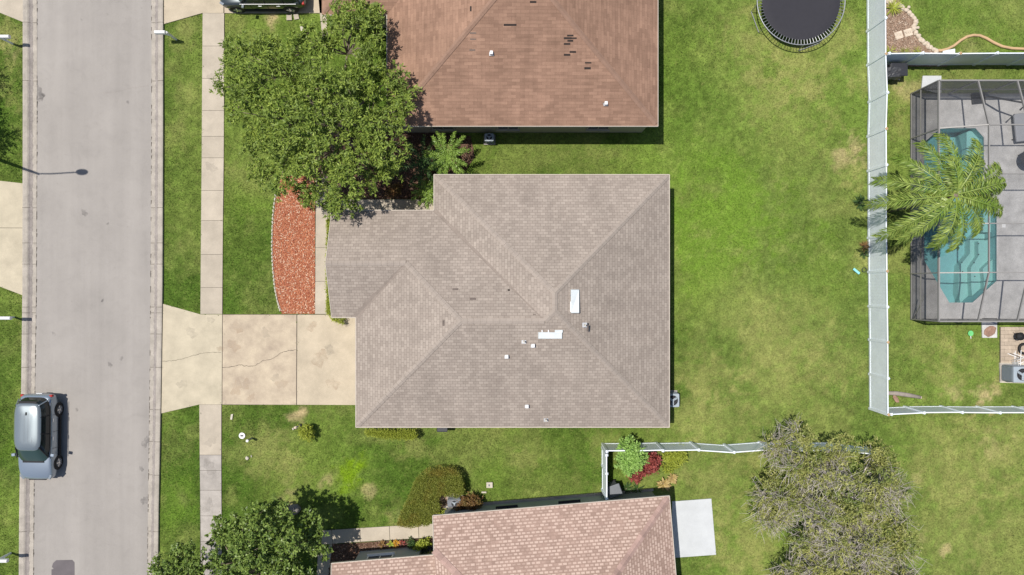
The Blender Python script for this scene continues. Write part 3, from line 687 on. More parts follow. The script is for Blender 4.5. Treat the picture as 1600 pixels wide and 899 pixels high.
# long white off-ridge vents
def slope_box(px0, py0, px1, py1, h, parent, m, name='roof_vent', lift=.0, notch=None):
    tops = []; bots = []
    for px, py in ((px0, py0), (px1, py0), (px1, py1), (px0, py1)):
        x, y, z = on_roof(px, py); bots.append((x, y, z-.02)); tops.append((x, y, z+h))
    c = [sum(t[i] for t in tops)/4 for i in range(3)]
    tops = [tuple(t[i]+(c[i]-t[i])*.06 for i in range(3)) for t in tops]
    return MB().add(bots+tops, [(7, 6, 5, 4), (0, 4, 5, 1), (1, 5, 6, 2), (2, 6, 7, 3), (3, 7, 4, 0)]).build(name, m, parent, bevel=.012)
v = slope_box(891.5, 452, 905, 490, .13, rf, m_vent); slope_box(890.5, 461, 892.5, 463, .05, v, m_grey, 'vent_slot'); slope_box(890.8, 471, 892.2, 488, .06, v, m_white, 'vent_lip')
v = slope_box(840.5, 519, 879, 529.5, .13, rf, m_vent); slope_box(866.5, 515.5, 879.5, 520, .11, v, m_vent, 'vent_hood'); slope_box(846, 515.6, 848, 520, .06, v, m_white, 'vent_lip'); slope_box(856, 515.6, 858, 520, .06, v, m_white, 'vent_lip')
def pipe_vent(px, py, parent, h='main', box=True):
    x, y, z = on_roof(px, py, h)
    fl = MB().box((x, y, z+.012), (.22, .22, .02), 0, math.atan(sl)*(-1 if h != 'x' else 1)*0).build('vent_flashing', m_galv, parent)
    if box:
        MB().box((x, y, z+.10), (.15, .17, .2)).build('vent_pipe', m_white, parent, bevel=.02)
    else: MB().tube((x, y, z-.02), (x, y, z+.3), .04, n=10).build('vent_pipe', m_stonew, parent)
for q in ((833, 540), (792, 557), (823.5, 634.5)): pipe_vent(*q, rf)
for q in ((818.5, 533.5), (853, 655.5), (913.5, 508)): pipe_vent(*q, rf, box=False)

# top neighbour: brown roof
ht = thing('house', (.5, 15, 0), 'brown shingled house with missing dark shingles along the top edge', 'house')
a = (-6.25, 8.05, E0); b = (7.29, 8.05, E0); c = (7.29, 22, E0); d = (-6.25, 22, E0); r0 = (.52, 14.82, Z(6.77)); r1 = (.52, 15.23, Z(6.77))
wa, wb, wc, wd = (-9.5, 13.6, E0), (-6.25, 13.6, E0), (-2.25, 17.6, Z(4)), (-5.5, 17.6, Z(4))
rt = roof_mesh([[a, b, r0], [b, c, r1, r0], [c, d, r1], [d, a, r0, r1], [wa, wb, wc, wd], [wa, wd, (-5.5, 22, Z(4)), (-9.5, 22, E0)], [wd, wc, (-2.25, 22, Z(4)), (-5.5, 22, Z(4))]], m_brown, 'roof', ht)
capline(rt, [(a, r0), (b, r0), (c, r1), (d, r1), (r0, r1), (wa, wd)], m_browncap)
ot = [a[:2], b[:2], c[:2], d[:2]]
skirt(ot, E0-.16, E0+.002, 'fascia', m_fascia, ht); flat(ot, E0-.15, 'soffit', m_soffit, ht); flat([wa[:2], wb[:2], (-6.25, 22), (-9.5, 22)], E0-.13, 'soffit', m_soffit, ht)
MB().prism(house_top, 0, E0-.155).build('wall', m_tanwall, ht); MB().prism([(-9.1, 14.0), (-5.97, 14.0), (-5.97, 21.7), (-9.1, 21.7)], 0, E0-.14).build('wall', m_tanwall, ht)
dm = MB()
for p, q in ((a, b), (b, c), (d, a), (wa, wb)): dm.tube(Vector(p)+Vector((0, 0, .006)), Vector(q)+Vector((0, 0, .006)), .02, n=5)
dm.build('drip_edge', m_fascia, ht)
window(ht, -.2, 8.35, 1.5, 1.1, 1.1, R(-90), m_tanwall); window(ht, 4.5, 8.35, 1.5, 1.1, 1.1, R(-90), m_tanwall); window(ht, 6.99, 12, 1.5, 1.4, 1.1, 0); window(ht, -3.6, 8.35, 1.5, 1.1, 1.1, R(-90), m_tanwall)
for q in ((797, 39.3, 20, 3), (833, 3.5, 10, 3), (735.5, 14, 2.5, 8), (891, 56, 10, 2.6), (887, 60, 12, 3), (896, 60, 10, 2.4), (891, 64, 9, 3), (886, 69, 10, 2.8), (895, 81.5, 10, 2.8), (886, 86, 10, 3), (919, 98.5, 10, 2), (918, 107, 10, 3.4)):
    slot(*q, rt, m_slot, 'top')
for q in ((739, 52, 10, 2), (739, 61.5, 9, 1.6), (738, 78.5, 9, 2), (943, 162, 3, 3)): slot(*q, rt, m_slot2, 'top')
pipe_vent(768, 84, rt, 'top'); pipe_vent(946.5, 162.5, rt, 'top')

# bottom neighbour: pink-brown roof, turned a few degrees
hb = thing('house', (1.5, -16, 0), 'pinkish brown shingled house with pale speckled tabs along the bottom edge', 'house')
def b3(x, y, d): return (*bl(x, y), Z(d))
P1 = [b3(-11.86, 0, 0), b3(0, 0, 0), b3(-6, -6, 6), b3(-7.36, -6, 6), b3(-11.86, -1.5, 1.5)]
P2 = [b3(-11.86, -1.5, 1.5), b3(-7.36, -6, 6), b3(-9.31, -6, 4.05), b3(-11.86, -3.45, 1.5)]
P3 = [b3(-17.1, -1.95, 0), b3(-11.86, -1.95, 0), b3(-11.86, -3.45, 1.5), b3(-9.31, -6, 4.05), b3(-17.1, -6, 4.05)]
PE = [b3(0, 0, 0), b3(0, -12, 0), b3(-6, -6, 6)]
PS = [b3(0, -12, 0), b3(-11.86, -12, 0), b3(-7.36, -6, 6), b3(-6, -6, 6)]; PS2 = [b3(-17.1, -10.05, 0), b3(-11.86, -10.05, 0), b3(-9.31, -6, 4.05), b3(-17.1, -6, 4.05)]; PS3 = [b3(-11.86, -12, 0), b3(-11.86, -10.05, 0), b3(-9.31, -6, 4.05), b3(-7.36, -6, 6)]
rb = roof_mesh([P1, P2, P3, PE, PS, PS2, PS3], m_pink, 'roof', hb)
MB().add([b3(-17.1, -1.95, 0), b3(-17.1, -10.05, 0), b3(-17.1, -6, 4.05)], [(0, 1, 2)]).build('gable', m_greywall, hb)
capline(rb, [(b3(0, 0, 0), b3(-6, -6, 6)), (b3(-11.86, -1.5, 1.5), b3(-7.36, -6, 6)), (b3(0, -12, 0), b3(-6, -6, 6)), (b3(-6, -6, 6), b3(-7.36, -6, 6))], m_pinkcap, .17)
ob_ = [bl(-11.86, 0), bl(0, 0), bl(0, -12), bl(-11.86, -12), bl(-11.86, -10.05), bl(-17.1, -10.05), bl(-17.1, -1.95), bl(-11.86, -1.95)]
skirt(ob_, E0-.15, E0+.002, 'fascia', m_fascia, hb); flat(ob_, E0-.14, 'soffit', m_soffit, hb)
MB().prism(house_bot, 0, E0-.145).build('wall', m_greywall, hb)
rw = MB(); x0 = -11.86; rw.add([b3(x0, 0, 0), b3(x0, -1.5, 1.5), b3(x0, -3.45, 1.5), (*bl(x0, -3.45), E0), ], [(0, 1, 2, 3)]); rw.build('wall', m_greywall, hb)
dm = MB()
for p, q in ((b3(-11.86, 0, 0), b3(0, 0, 0)), (b3(0, 0, 0), b3(0, -12, 0)), (b3(-11.86, 0, 0), b3(-11.86, -1.5, 1.5)), (b3(-17.1, -1.95, 0), b3(-11.86, -1.95, 0)), (b3(-17.1, -1.95, 0), b3(-17.1, -6, 4.05))):
    dm.tube(Vector(p)+Vector((0, 0, .006)), Vector(q)+Vector((0, 0, .006)), .022, n=5)
dm.build('drip_edge', m_fascia, hb)
for lx in (-8.2, -4.9): q = bl(lx, -.5); window(hb, q[0], q[1], 1.55, 1.0, 1.1, BA+R(90), m_dark)
q = bl(-12.4, -2.45); window(hb, q[0], q[1], 1.4, 1.0, 1.7, BA+R(90), m_dark)
q = bl(-15, -2.45); window(hb, q[0], q[1], 1.5, 1.3, 1.1, BA+R(90))
qa, qb = bl(-11.5, -.47), bl(-.4, -.47)
fo = MB().prism([bl(-11.55, -.38), bl(-.3, -.38), bl(-.3, -.5), bl(-11.55, -.5)], 0, .12).build('plinth', m_walkgrey, hb)

# ---------------------------------------------------------------- fences
def fence(pts, hgt, name, label, gates=None, sag=.03, closed_first=True, tan=()):
    p0 = pts[0]; t = thing(name, (p0[0], p0[1], 0), label, 'fence')
    for i, (x, y) in enumerate(pts):
        po = MB().box((x, y, hgt/2+.02), (.125, .125, hgt+.04)).build('post', m_vinyl, t)
        cp = MB().lathe((x, y, hgt+.04), [(.088, 0), (.088, .03), (.0, .085)], 4); 
        c_ = cp.build('post_cap', m_vinyl if i not in tan else m_kerbor, po)
    for i in range(len(pts)-1):
        (x0, y0), (x1, y1) = pts[i], pts[i+1]; L = math.hypot(x1-x0, y1-y0)-.12; a = math.atan2(y1-y0, x1-x0); cx, cy = (x0+x1)/2, (y0+y1)/2
        off = random.uniform(-sag, sag); cx -= math.sin(a)*off*.3; cy += math.cos(a)*off*.3
        mb = MB(); n = max(3, int(L/.152)); w_ = L/n; ta = random.uniform(-.006, .006)
        for k in range(n):
            s_ = -L/2+(k+.5)*w_; zz = s_*ta
            mb.box((cx+math.cos(a)*s_, cy+math.sin(a)*s_, hgt/2+zz), (w_-.0015, .022, hgt-.14), a)
        mb.build('panel', m_vinyl, t)
        r_ = MB(); r_.box((cx, cy, hgt-.045), (L, .052, .09), a, 0, -ta); r_.build('rail', m_vinyl, t)
        r_ = MB(); r_.box((cx, cy, .10), (L, .052, .14), a, 0, -ta); r_.build('rail', m_vinyl, t)
    return t
fy = [-(y-449.5)*.03277 for y in (648, 591.5, 535, 480, 424, 368, 313, 258, 201.5, 145, 84.5, 28.6, -30)]
fx = [19.27, 19.25, 19.24, 19.22, 19.20, 19.18, 19.17, 19.17, 19.16, 19.22, 19.14, 19.13, 19.12]
fence(list(zip(fx, fy)), 1.83, 'vinyl_fence', 'long tall white vinyl fence running from top to bottom beside the pool yard', tan=(0, 2, 4, 8, 10))
fence([(19.32, 11.98), (21.03, 12.0), (22.95, 11.98), (24.85, 12.0), (26.7, 12.0), (28.6, 12.0), (30.5, 12.0)], 1.83, 'vinyl_fence', 'white vinyl fence between the pool cage and the stone edged bed', tan=(2, 4))
fence([(19.45, -6.50), (21.13, -6.42), (23.08, -6.40), (25.02, -6.42), (26.95, -6.42), (28.9, -6.42), (30.8, -6.42)], 1.78, 'vinyl_fence', 'white vinyl fence closing the bottom of the pool yard')
fence([(4.88, -8.42), (6.3, -8.42), (7.76, -8.38), (9.6, -8.34), (11.42, -8.46), (13.3, -8.32), (15.1, -8.4), (17.0, -8.38), (18.95, -8.62)], 1.7, 'vinyl_fence', 'white vinyl fence running from red and lime shrubs into the grey tree', sag=.1)
fence([(4.86, -8.60), (4.86, -9.55), (4.86, -10.85)], 1.75, 'vinyl_fence', 'short white vinyl fence joining the pink roofed house wall')

# ---------------------------------------------------------------- foliage tools
def unit(v): return v/np.maximum(np.linalg.norm(v, axis=-1, keepdims=True), 1e-9)
def leaf_geo(pos, d, L, W, bend=0.25):
    n = len(pos); d = unit(d); r = rng.normal(size=(n, 3)); r[:, 2] += 1.2
    s = unit(np.cross(d, r)); up = np.cross(s, d)
    L = np.broadcast_to(L, n)[:, None]; W = np.broadcast_to(W, n)[:, None]
    mid = pos + d*L*.5 + up*L*bend*.3
    V = np.stack([pos, mid-s*W*.5, pos+d*L, mid+s*W*.5], 1).reshape(-1, 3)
    return V, np.arange(n*4).reshape(-1, 4)
def sprays(lobes, n, m, twig=.3, L=(.06, .13), W=.4, upb=.5, shell=(.72, 1.06), low=-.35):
    """n leafy sprays of m leaves over the ellipsoid lobes"""
    c = np.array([l[0] for l in lobes]); r = np.array([l[1] if hasattr(l[1], '__len__') else (l[1],)*3 for l in lobes], float)
    wgt = (r[:, 0]*r[:, 1]); wgt /= wgt.sum(); k = rng.choice(len(lobes), n, p=wgt)
    u = unit(rng.normal(size=(n, 3))); bad = u[:, 2] < low; u[bad, 2] *= -1
    p = c[k] + u*r[k]*rng.uniform(*shell, n)[:, None]
    d = unit(u + np.array([0, 0, upb]) + rng.normal(size=(n, 3))*.35)
    P = np.repeat(p, m, 0); D = np.repeat(d, m, 0); t = np.tile(np.linspace(0, 1, m), n)*twig*np.repeat(rng.uniform(.6, 1.3, n), m)
    pos = P + D*t[:, None] + rng.normal(size=(n*m, 3))*.015
    rd = rng.normal(size=(n*m, 3)); rd[:, 2] *= .55; ld = unit(D*.40 + unit(rd)*.95)
    LL = rng.uniform(*L, n*m)
    V, Q = leaf_geo(pos, ld, LL, LL*W)
    return V, Q, p, d
def tubes_np(a, b, r0, r1):
    n = len(a); d = unit(b-a); o = np.tile([0., 0., 1.], (n, 1)); o[np.abs(d[:, 2]) > .9] = [1, 0, 0]
    u = unit(np.cross(d, o)); v = np.cross(d, u); V = []
    for p, r in ((a, r0), (b, r1)):
        for k in range(3):
            t = 2*np.pi*k/3; V.append(p+(u*np.cos(t)+v*np.sin(t))*np.broadcast_to(r, n)[:, None])
    V = np.stack(V, 1).reshape(-1, 3); base = (np.arange(n)*6)[:, None]
    Q = np.concatenate([base+np.array([[k, (k+1) % 3, 3+(k+1) % 3, 3+k]]) for k in range(3)], 0)
    return V, Q
def limb(mb, a, b, r0, r1, seg=5, wob=.12):
    a, b = Vector(a), Vector(b); pts = []; rr = []
    for i in range(seg+1):
        t = i/seg; p = a.lerp(b, t)
        if 0 < i < seg: p += Vector((random.uniform(-wob, wob), random.uniform(-wob, wob), random.uniform(-wob, wob)*.5))
        p.z += math.sin(t*math.pi)*.15; pts.append(p); rr.append(r0+(r1-r0)*t)
    mb.path(pts, rr, 7)
def make_tree(name, base, lobes, n, m, leaf, label, cat='tree', bark=m_bark, tr=.18, fork=1.6, **kw):
    t = thing(name, (base[0], base[1], 0), label, cat)
    mb = MB(); top = Vector((base[0], base[1], fork)); mb.path([(base[0], base[1], -.05), (base[0]+.02, base[1], .25), (base[0], base[1]+.03, fork*.6), top], [tr*1.35, tr*1.05, tr*.95, tr*.85], 10)
    rs = random.Random(len(lobes)); seeds = []
    for c, r in sorted(lobes, key=lambda q: rs.random()):
        if len(seeds) < 9 and all(math.hypot(c[0]-q[0], c[1]-q[1]) > 1.7 for q in seeds): seeds.append(c)
    mids = [Vector((base[0]+(c[0]-base[0])*.62, base[1]+(c[1]-base[1])*.62, fork+(c[2]-fork)*.62)) for c in seeds]
    for q in mids: limb(mb, top, q, tr*.5, .05)
    for c, r in lobes:
        q = min(mids, key=lambda v: (v-Vector(c)).length); limb(mb, q, (c[0], c[1], c[2]-.05), .045, .014, 4, .1)
    mb.build('trunk', bark, t, smooth=True)
    V, Q, p, d = sprays(lobes, n, m, shell=(.88, 1.2), **kw)
    V2, Q2, p2, d2 = sprays(lobes, int(n*.6), m, shell=(.15, .75), **kw)
    np_mesh('crown', np.concatenate([V, V2]), np.concatenate([Q, Q2+len(V)]), leaf, t)
    # twigs from lobe centres outward
    cs = np.array([l[0] for l in lobes]); k = rng.integers(0, len(p), 700); pp = p[k]; ci = np.argmin(((pp[:, None]-cs[None])**2).sum(-1), 1)
    a_ = cs[ci]*.6+pp*.4; V, Q = tubes_np(a_, pp, .022, .006); tag(np_mesh('branches', V, Q, bark, t), kind='stuff')
    return t, p, d
def dome_lobes(cx, cy, rx, ry, z0, z1, n, r, seed, dens=.0):
    """lobes filling a dome whose outline is ragged"""
    rs = random.Random(seed); out = []
    tries = 0
    while len(out) < n and tries < 8000:
        tries += 1
        a = rs.uniform(0, 6.283); q = math.sqrt(rs.random())*.92
        q *= 1-.16*(math.sin(3*a+seed)*.5+math.sin(5*a+seed*2)*.5+.4)*(q > .5); x = cx+rx*q*math.cos(a); y = cy+ry*q*math.sin(a); rad = rs.uniform(*r)*(1.15-.35*q)
        z = z0+(z1-z0)*math.sqrt(max(0, 1-q*q*.9))*rs.uniform(.78, 1.0)
        z += rs.uniform(-.5, .5)
        if all(math.hypot(x-o[0][0], y-o[0][1]) > (rad+o[1][0])*.62 for o in out): out.append(((x, y, z), (rad, rad, rad*.8)))
    return out

def outline_lobes(px_poly, zc, z0, z1, n, rr, seed, sep=.62, gaps=()):
    """leaf clumps inside a plan outline, higher towards the middle, with open gaps"""
    rs = random.Random(seed); poly = [at2(x, y, zc) for x, y in px_poly]; xs = [p[0] for p in poly]; ys = [p[1] for p in poly]
    cx, cy = sum(xs)/len(xs), sum(ys)/len(ys); G = [(*at2(x, y, zc), q/30) for x, y, q in gaps]; out = []
    def edge(x, y):
        d = 9
        for i in range(len(poly)):
            ax, ay = poly[i]; bx, by = poly[(i+1) % len(poly)]; L2 = (bx-ax)**2+(by-ay)**2; t = max(0, min(1, ((x-ax)*(bx-ax)+(y-ay)*(by-ay))/L2))
            d = min(d, math.hypot(x-ax-t*(bx-ax), y-ay-t*(by-ay)))
        return d
    for _ in range(9000):
        if len(out) >= n: break
        x = rs.uniform(min(xs), max(xs)); y = rs.uniform(min(ys), max(ys)); rad = rs.uniform(*rr)
        if not pip(np.array([x]), np.array([y]), poly)[0]: continue
        e = edge(x, y)
        if e < rad*.68 or any(math.hypot(x-a, y-b) < q+rad*.5 for a, b, q in G): continue
        if all(math.hypot(x-o[0][0], y-o[0][1]) > (rad+o[1][0])*sep for o in out):
            z = z0+(z1-z0)*min(1, e/2.2)**.6+rs.uniform(-1.1, .6)
            out.append(((x, y, z), (rad, rad, rad*.75)))
    return out
# big live oak between the two houses
lb = outline_lobes([(368,48),(385,30),(425,55),(470,52),(505,30),(520,8),(560,-8),(598,-5),(612,30),(604,70),(612,105),(640,108),(656,150),(648,190),(626,205),(648,228),(640,262),(608,282),(588,305),(560,335),(525,350),(492,325),(462,308),(430,318),(405,285),(378,262),(372,225),(366,190),(334,150),(332,118),(352,95),(350,70)], 4.2, 3.0, 5.6, 90, (.36, .76), 3, .70, gaps=[(525,85,16),(545,60,8),(600,85,10),(430,140,5),(490,215,4),(450,75,6)])
make_tree('oak_tree', (-9.2, 8.3), lb, 2000, 15, L_oak, 'broad leafy green oak between the sidewalk and the brown roofed house', tr=.24, twig=.20, L=(.11, .24), W=.30, upb=.5)
# dark tree at bottom left
lb = outline_lobes([(228,892),(250,862),(285,850),(318,838),(340,815),(385,800),(430,793),(462,812),(500,818),(508,850),(492,885),(500,930),(490,1010),(240,1010)], 4.0, 2.8, 5.0, 80, (.34, .72), 5, .62, gaps=[(335,865,8),(440,850,5)])
make_tree('round_tree', (-12.4, -14.3), lb, 2000, 14, L_dark, 'dark glossy leaved tree at the bottom beside the grey sidewalk slabs', tr=.2, twig=.18, L=(.11, .20), W=.5)
# half bare tree, bottom right
lb = outline_lobes([(1205,705),(1232,668),(1272,668),(1290,690),(1318,680),(1345,700),(1392,705),(1420,735),(1410,775),(1436,795),(1440,835),(1424,870),(1438,910),(1420,1010),(1250,1010),(1222,895),(1256,868),(1240,840),(1205,828),(1180,802),(1180,775),(1212,765),(1222,740)], 3.2, 2.0, 4.0, 85, (.38, .72), 9, .62, gaps=[(1255,830,10),(1330,760,5),(1300,860,5)])
bt, pb, db = make_tree('sparse_tree', (15.4, -11.8), lb, 3300, 13, L_olive, 'half bare tree with grey twigs and olive leaves over the fence end', tr=.13, bark=m_twig, twig=.28, L=(.09, .19), W=.28)
k = rng.integers(0, len(pb), 7500); k = k[fbm(pb[k][:, 0], pb[k][:, 1], 1.3, 2, 91) > .47]; a_ = pb[k]-db[k]*.25+rng.normal(size=(len(k), 3))*.12; d_ = unit(db[k]+rng.normal(size=(len(k), 3))*.55)
Lk = rng.uniform(.25, .75, len(k))[:, None]; b_ = a_+d_*Lk; c_ = b_+unit(d_+rng.normal(size=b_.shape)*.5)*Lk*.6
e_ = a_+d_*Lk*.5; f_ = e_+unit(d_+rng.normal(size=b_.shape)*.8)*Lk*.55
V1, Q1 = tubes_np(a_, b_, .013, .008); V2, Q2 = tubes_np(b_, c_, .008, .004); V3, Q3 = tubes_np(e_, f_, .008, .004)
# fine dead twigs
np_mesh('twigs', np.concatenate([V1, V2, V3]), np.concatenate([Q1, Q2+len(V1), Q3+len(V1)+len(V2)]), m_twig, bt)
# tree across the street whose shade falls on the verge
lb = dome_lobes(-31.6, 9.8, 3.3, 3.4, 2.8, 5.0, 26, (.7, 1.0), 13)
make_tree('verge_tree', (-31.6, 9.8), lb, 1300, 12, L_oak, 'tree left of the street shading the verge between two driveways', tr=.2, twig=.35, L=(.09, .16), W=.4)

def shrub(name, c, rad, h, n, m, leaf, label, cat='shrub', group=None, L=(.06, .12), W=.45, twig=.15, nl=6, upb=.6, seed=1):
    t = thing(name, (c[0], c[1], 0), label, cat, group); rs = random.Random(seed)
    lobes = []
    for i in range(nl):
        a = rs.uniform(0, 6.28); q = rs.uniform(0, .6); r_ = rad*rs.uniform(.4, .6)
        lobes.append(((c[0]+rad*q*math.cos(a), c[1]+rad*q*math.sin(a), h*rs.uniform(.5, .75)), (r_, r_, h*.35)))
    mb = MB()
    for l_ in lobes: mb.tube((c[0], c[1], 0), l_[0], .03, .012, 5)
    mb.build('stem', m_bark, t)
    V, Q, p, d = sprays(lobes, n, m, twig=twig, L=L, W=W, upb=upb, low=-.8); V[:, 2] = np.maximum(V[:, 2], .01)
    np_mesh('foliage', V, Q, leaf, t); return t
def hedge(name, poly, z0, z1, n, leaf, label, m=4, L=(.04, .08)):
    """clipped hedge: leaves over top and sides, woody core"""
    xs = [p[0] for p in poly]; ys = [p[1] for p in poly]; c0 = (sum(xs)/len(xs), sum(ys)/len(ys))
    t = thing(name, (*c0, 0), label, 'hedge')
    sh = [(c0[0]+(x-c0[0])*.9, c0[1]+(y-c0[1])*.9) for x, y in poly]
    k_ = MB()
    for i in range(26):
        for _ in range(30):
            x = random.uniform(min(xs), max(xs)); y = random.uniform(min(ys), max(ys))
            if pip(np.array([x]), np.array([y]), poly)[0]: k_.tube((x, y, 0), (x+random.uniform(-.1, .1), y+random.uniform(-.1, .1), z1*.85), .02, .01, 5); break
    k_.build('stem', m_bark, t)
    x = rng.uniform(min(xs), max(xs), n*3); y = rng.uniform(min(ys), max(ys), n*3); kk = pip(x, y, poly); x, y = x[kk][:n], y[kk][:n]; nn = len(x)
    z = z1+(fbm(x, y, .6, 3, 51)-.5)*.16 - rng.uniform(0, .25, nn)**1.0*(rng.random(nn) < .5)
    top = np.stack([x, y, z], -1); td = unit(np.stack([rng.normal(size=nn)*.5, rng.normal(size=nn)*.5, np.ones(nn)], -1))
    per = []; 
    for i in range(len(poly)):
        a, b = np.array(poly[i]), np.array(poly[(i+1) % len(poly)]); k = max(4, int(np.linalg.norm(b-a)*n/len(poly)*.12)); s = rng.random(k)[:, None]
        q = a+(b-a)*s; o = np.array([(b-a)[1], -(b-a)[0]]); per.append(np.concatenate([q, rng.uniform(z0, z1, k)[:, None]], 1))
    per = np.concatenate(per); pd = unit(np.concatenate([per[:, :2]-np.array(c0), np.ones((len(per), 1))*.3], 1))
    P = np.concatenate([top, per]); D = np.concatenate([td, pd]); P = np.repeat(P, m, 0)+rng.normal(size=(len(P)*m, 3))*.035; D = unit(np.repeat(D, m, 0)+rng.normal(size=P.shape)*.7)
    LL = rng.uniform(*L, len(P)); V, Q = leaf_geo(P, D, LL, LL*.5); np_mesh('foliage', V, Q, leaf, t)
    return t
# curved clipped hedge by the south house
hedge('hedge', gp([(668, 736), (690, 731), (712, 733), (720, 742), (726, 768), (716, 775), (702, 774), (690, 772), (684, 780), (688, 790), (678, 804), (670, 818), (640, 822), (622, 818), (628, 800), (640, 775), (650, 750)], .7), .1, .95, 8500, L_hedge, 'olive green clipped hedge curving round a mulch bed near the pink roofed house')
hedge('hedge', [at2(575, 668), at2(650, 668), at2(655, 676), at2(648, 682), at2(600, 680), at2(575, 674)], .1, .8, 1500, L_yel, 'yellow green hedge along the south wall of the taupe house')
hedge('hedge', [(-9.85, -1.3), (-9.85, 3.6), (-9.15, 3.6), (-9.0, -1.9), (-9.5, -1.75)], .05, .55, 1800, L_yel, 'low green hedge between the front path and the taupe house', L=(.05, .1))
shrub('shrub', at2(738, 778), .55, .9, 260, 9, L_rust, 'rust brown shrub beside the curved hedge', seed=2)
shrub('shrub', at2(722, 783), .4, .7, 160, 9, L_rust, 'small brown shrub between the hedge and the rust shrub', seed=22)
shrub('shrub', at2(692, 803), .32, .5, 120, 8, L_yel, 'small yellow green shrub at the corner of the pink roof', seed=3)
shrub('shrub', at2(482, 672), .45, .85, 200, 9, L_yel, 'small yellow green shrub with rocks in the front lawn', seed=4)
shrub('bright_shrub', at2(979, 705), .88, 1.95, 480, 12, L_lime, 'large bright lime green shrub inside the fence corner', seed=5, L=(.10, .2), nl=9)
shrub('red_shrub', at2(988, 727), .66, .95, 240, 11, L_red, 'dark red leaved shrub below the lime green shrub', seed=6, L=(.1, .17), nl=7)
shrub('red_shrub', at2(1009, 720), .62, .95, 200, 11, L_red, 'red leaved shrub right of the lime green shrub', seed=26, L=(.1, .17), nl=7)
shrub('shrub', at2(1052, 712), .75, .75, 330, 10, L_yel, 'yellow green bushy shrub below the fence rail', seed=7, L=(.10, .22), W=.25, nl=8)
def rosette(name, c, r, h, n, leaf, label, cat='plant', W=.18, seed=0, group=None, droop=.6):
    """upright strap leaved plant: arching leaves from one crown"""
    rs = np.random.default_rng(seed+100); Vs = []; Qs = []; t = thing(name, (c[0], c[1], 0), label, cat, group)
    for i in range(n):
        a = rs.uniform(0, 6.283); L = r*rs.uniform(.65, 1.1); e = rs.uniform(.3, 1.2); w_ = L*W*rs.uniform(.8, 1.2); pts = []
        for s in np.linspace(0, 1, 5): pts.append((c[0]+math.cos(a)*L*s, c[1]+math.sin(a)*L*s, .02+h*(e*s-droop*e*s*s*1.1)+.05))
        sx, sy = -math.sin(a), math.cos(a); b0 = len(Vs)
        for j, p in enumerate(pts):
            ww = w_*(.35, .9, 1, .7, .05)[j]/2; Vs += [(p[0]-sx*ww, p[1]-sy*ww, p[2]), (p[0]+sx*ww, p[1]+sy*ww, p[2])]
        for j in range(4): Qs.append((b0+2*j, b0+2*j+1, b0+2*j+3, b0+2*j+2))
    np_mesh('leaves', np.array(Vs), np.array(Qs), leaf, t)
    MB().lathe((c[0], c[1], 0), [(.05, 0), (.06, .06), (.02, .12)], 8).build('stem', m_bark, t)
rosette('croton', at2(1036, 755), .42, .7, 34, L_croton, 'yellow and cream striped plant at the corner of the pink roofed house', W=.3, seed=1)
rosette('croton', at2(1050, 746), .34, .6, 28, L_croton, 'smaller cream leaved plant above the yellow striped plant', W=.3, seed=2)
rosette('strap_plant', at2(978, 763), .42, .5, 34, L_deep, 'dark green strap plant at the wall next to the grey bin', W=.10, seed=3)
rosette('strap_plant', at2(995, 764), .42, .5, 34, L_deep, 'dark green strap plant under the edge of the pink roof', W=.10, seed=4)
rosette('bromeliad', at2(620, 848), .26, .4, 18, L_orange, 'bright orange leaved plant in the narrow south bed', W=.3, seed=5)
rosette('bromeliad', at2(611, 848), .24, .4, 18, L_yel, 'yellow green rosette beside the orange plant in the south bed', W=.3, seed=6)
rosette('bromeliad', at2(598, 850), .28, .4, 18, L_rust, 'olive brown rosette at the left end of the south bed plants', W=.3, seed=7)
rosette('cordyline', at2(629, 847), .22, .4, 18, L_red, 'small dark red plant beside the orange plant in the south bed', W=.25, seed=8)
shrub('shrub', at2(662, 847), .42, .6, 120, 9, L_yel, 'green and cream shrub at the right end of the south bed', seed=9, L=(.08, .15))
shrub('shrub', at2(645, 846), .25, .4, 60, 8, L_deep, 'small dark shrub in the south bed beside the green and cream shrub', seed=10)
rosette('grass_clump', at2(1393, 14), .55, .5, 60, L_yel, 'spiky yellow green clump at the top of the stone edged bed', W=.06, seed=11)
rosette('grass_clump', at2(1389, 82), .4, .3, 36, L_yel, 'straw coloured clump at the fence corner in the stone edged bed', W=.05, seed=12)
rosette('grass_clump', at2(1412, 82), .4, .3, 36, L_hedge, 'low green clump along the fence below the stepping stones', W=.05, seed=13)
rosette('grass_clump', at2(1430, 80), .32, .3, 30, L_yel, 'small straw clump beside the lower border stones', W=.05, seed=14)

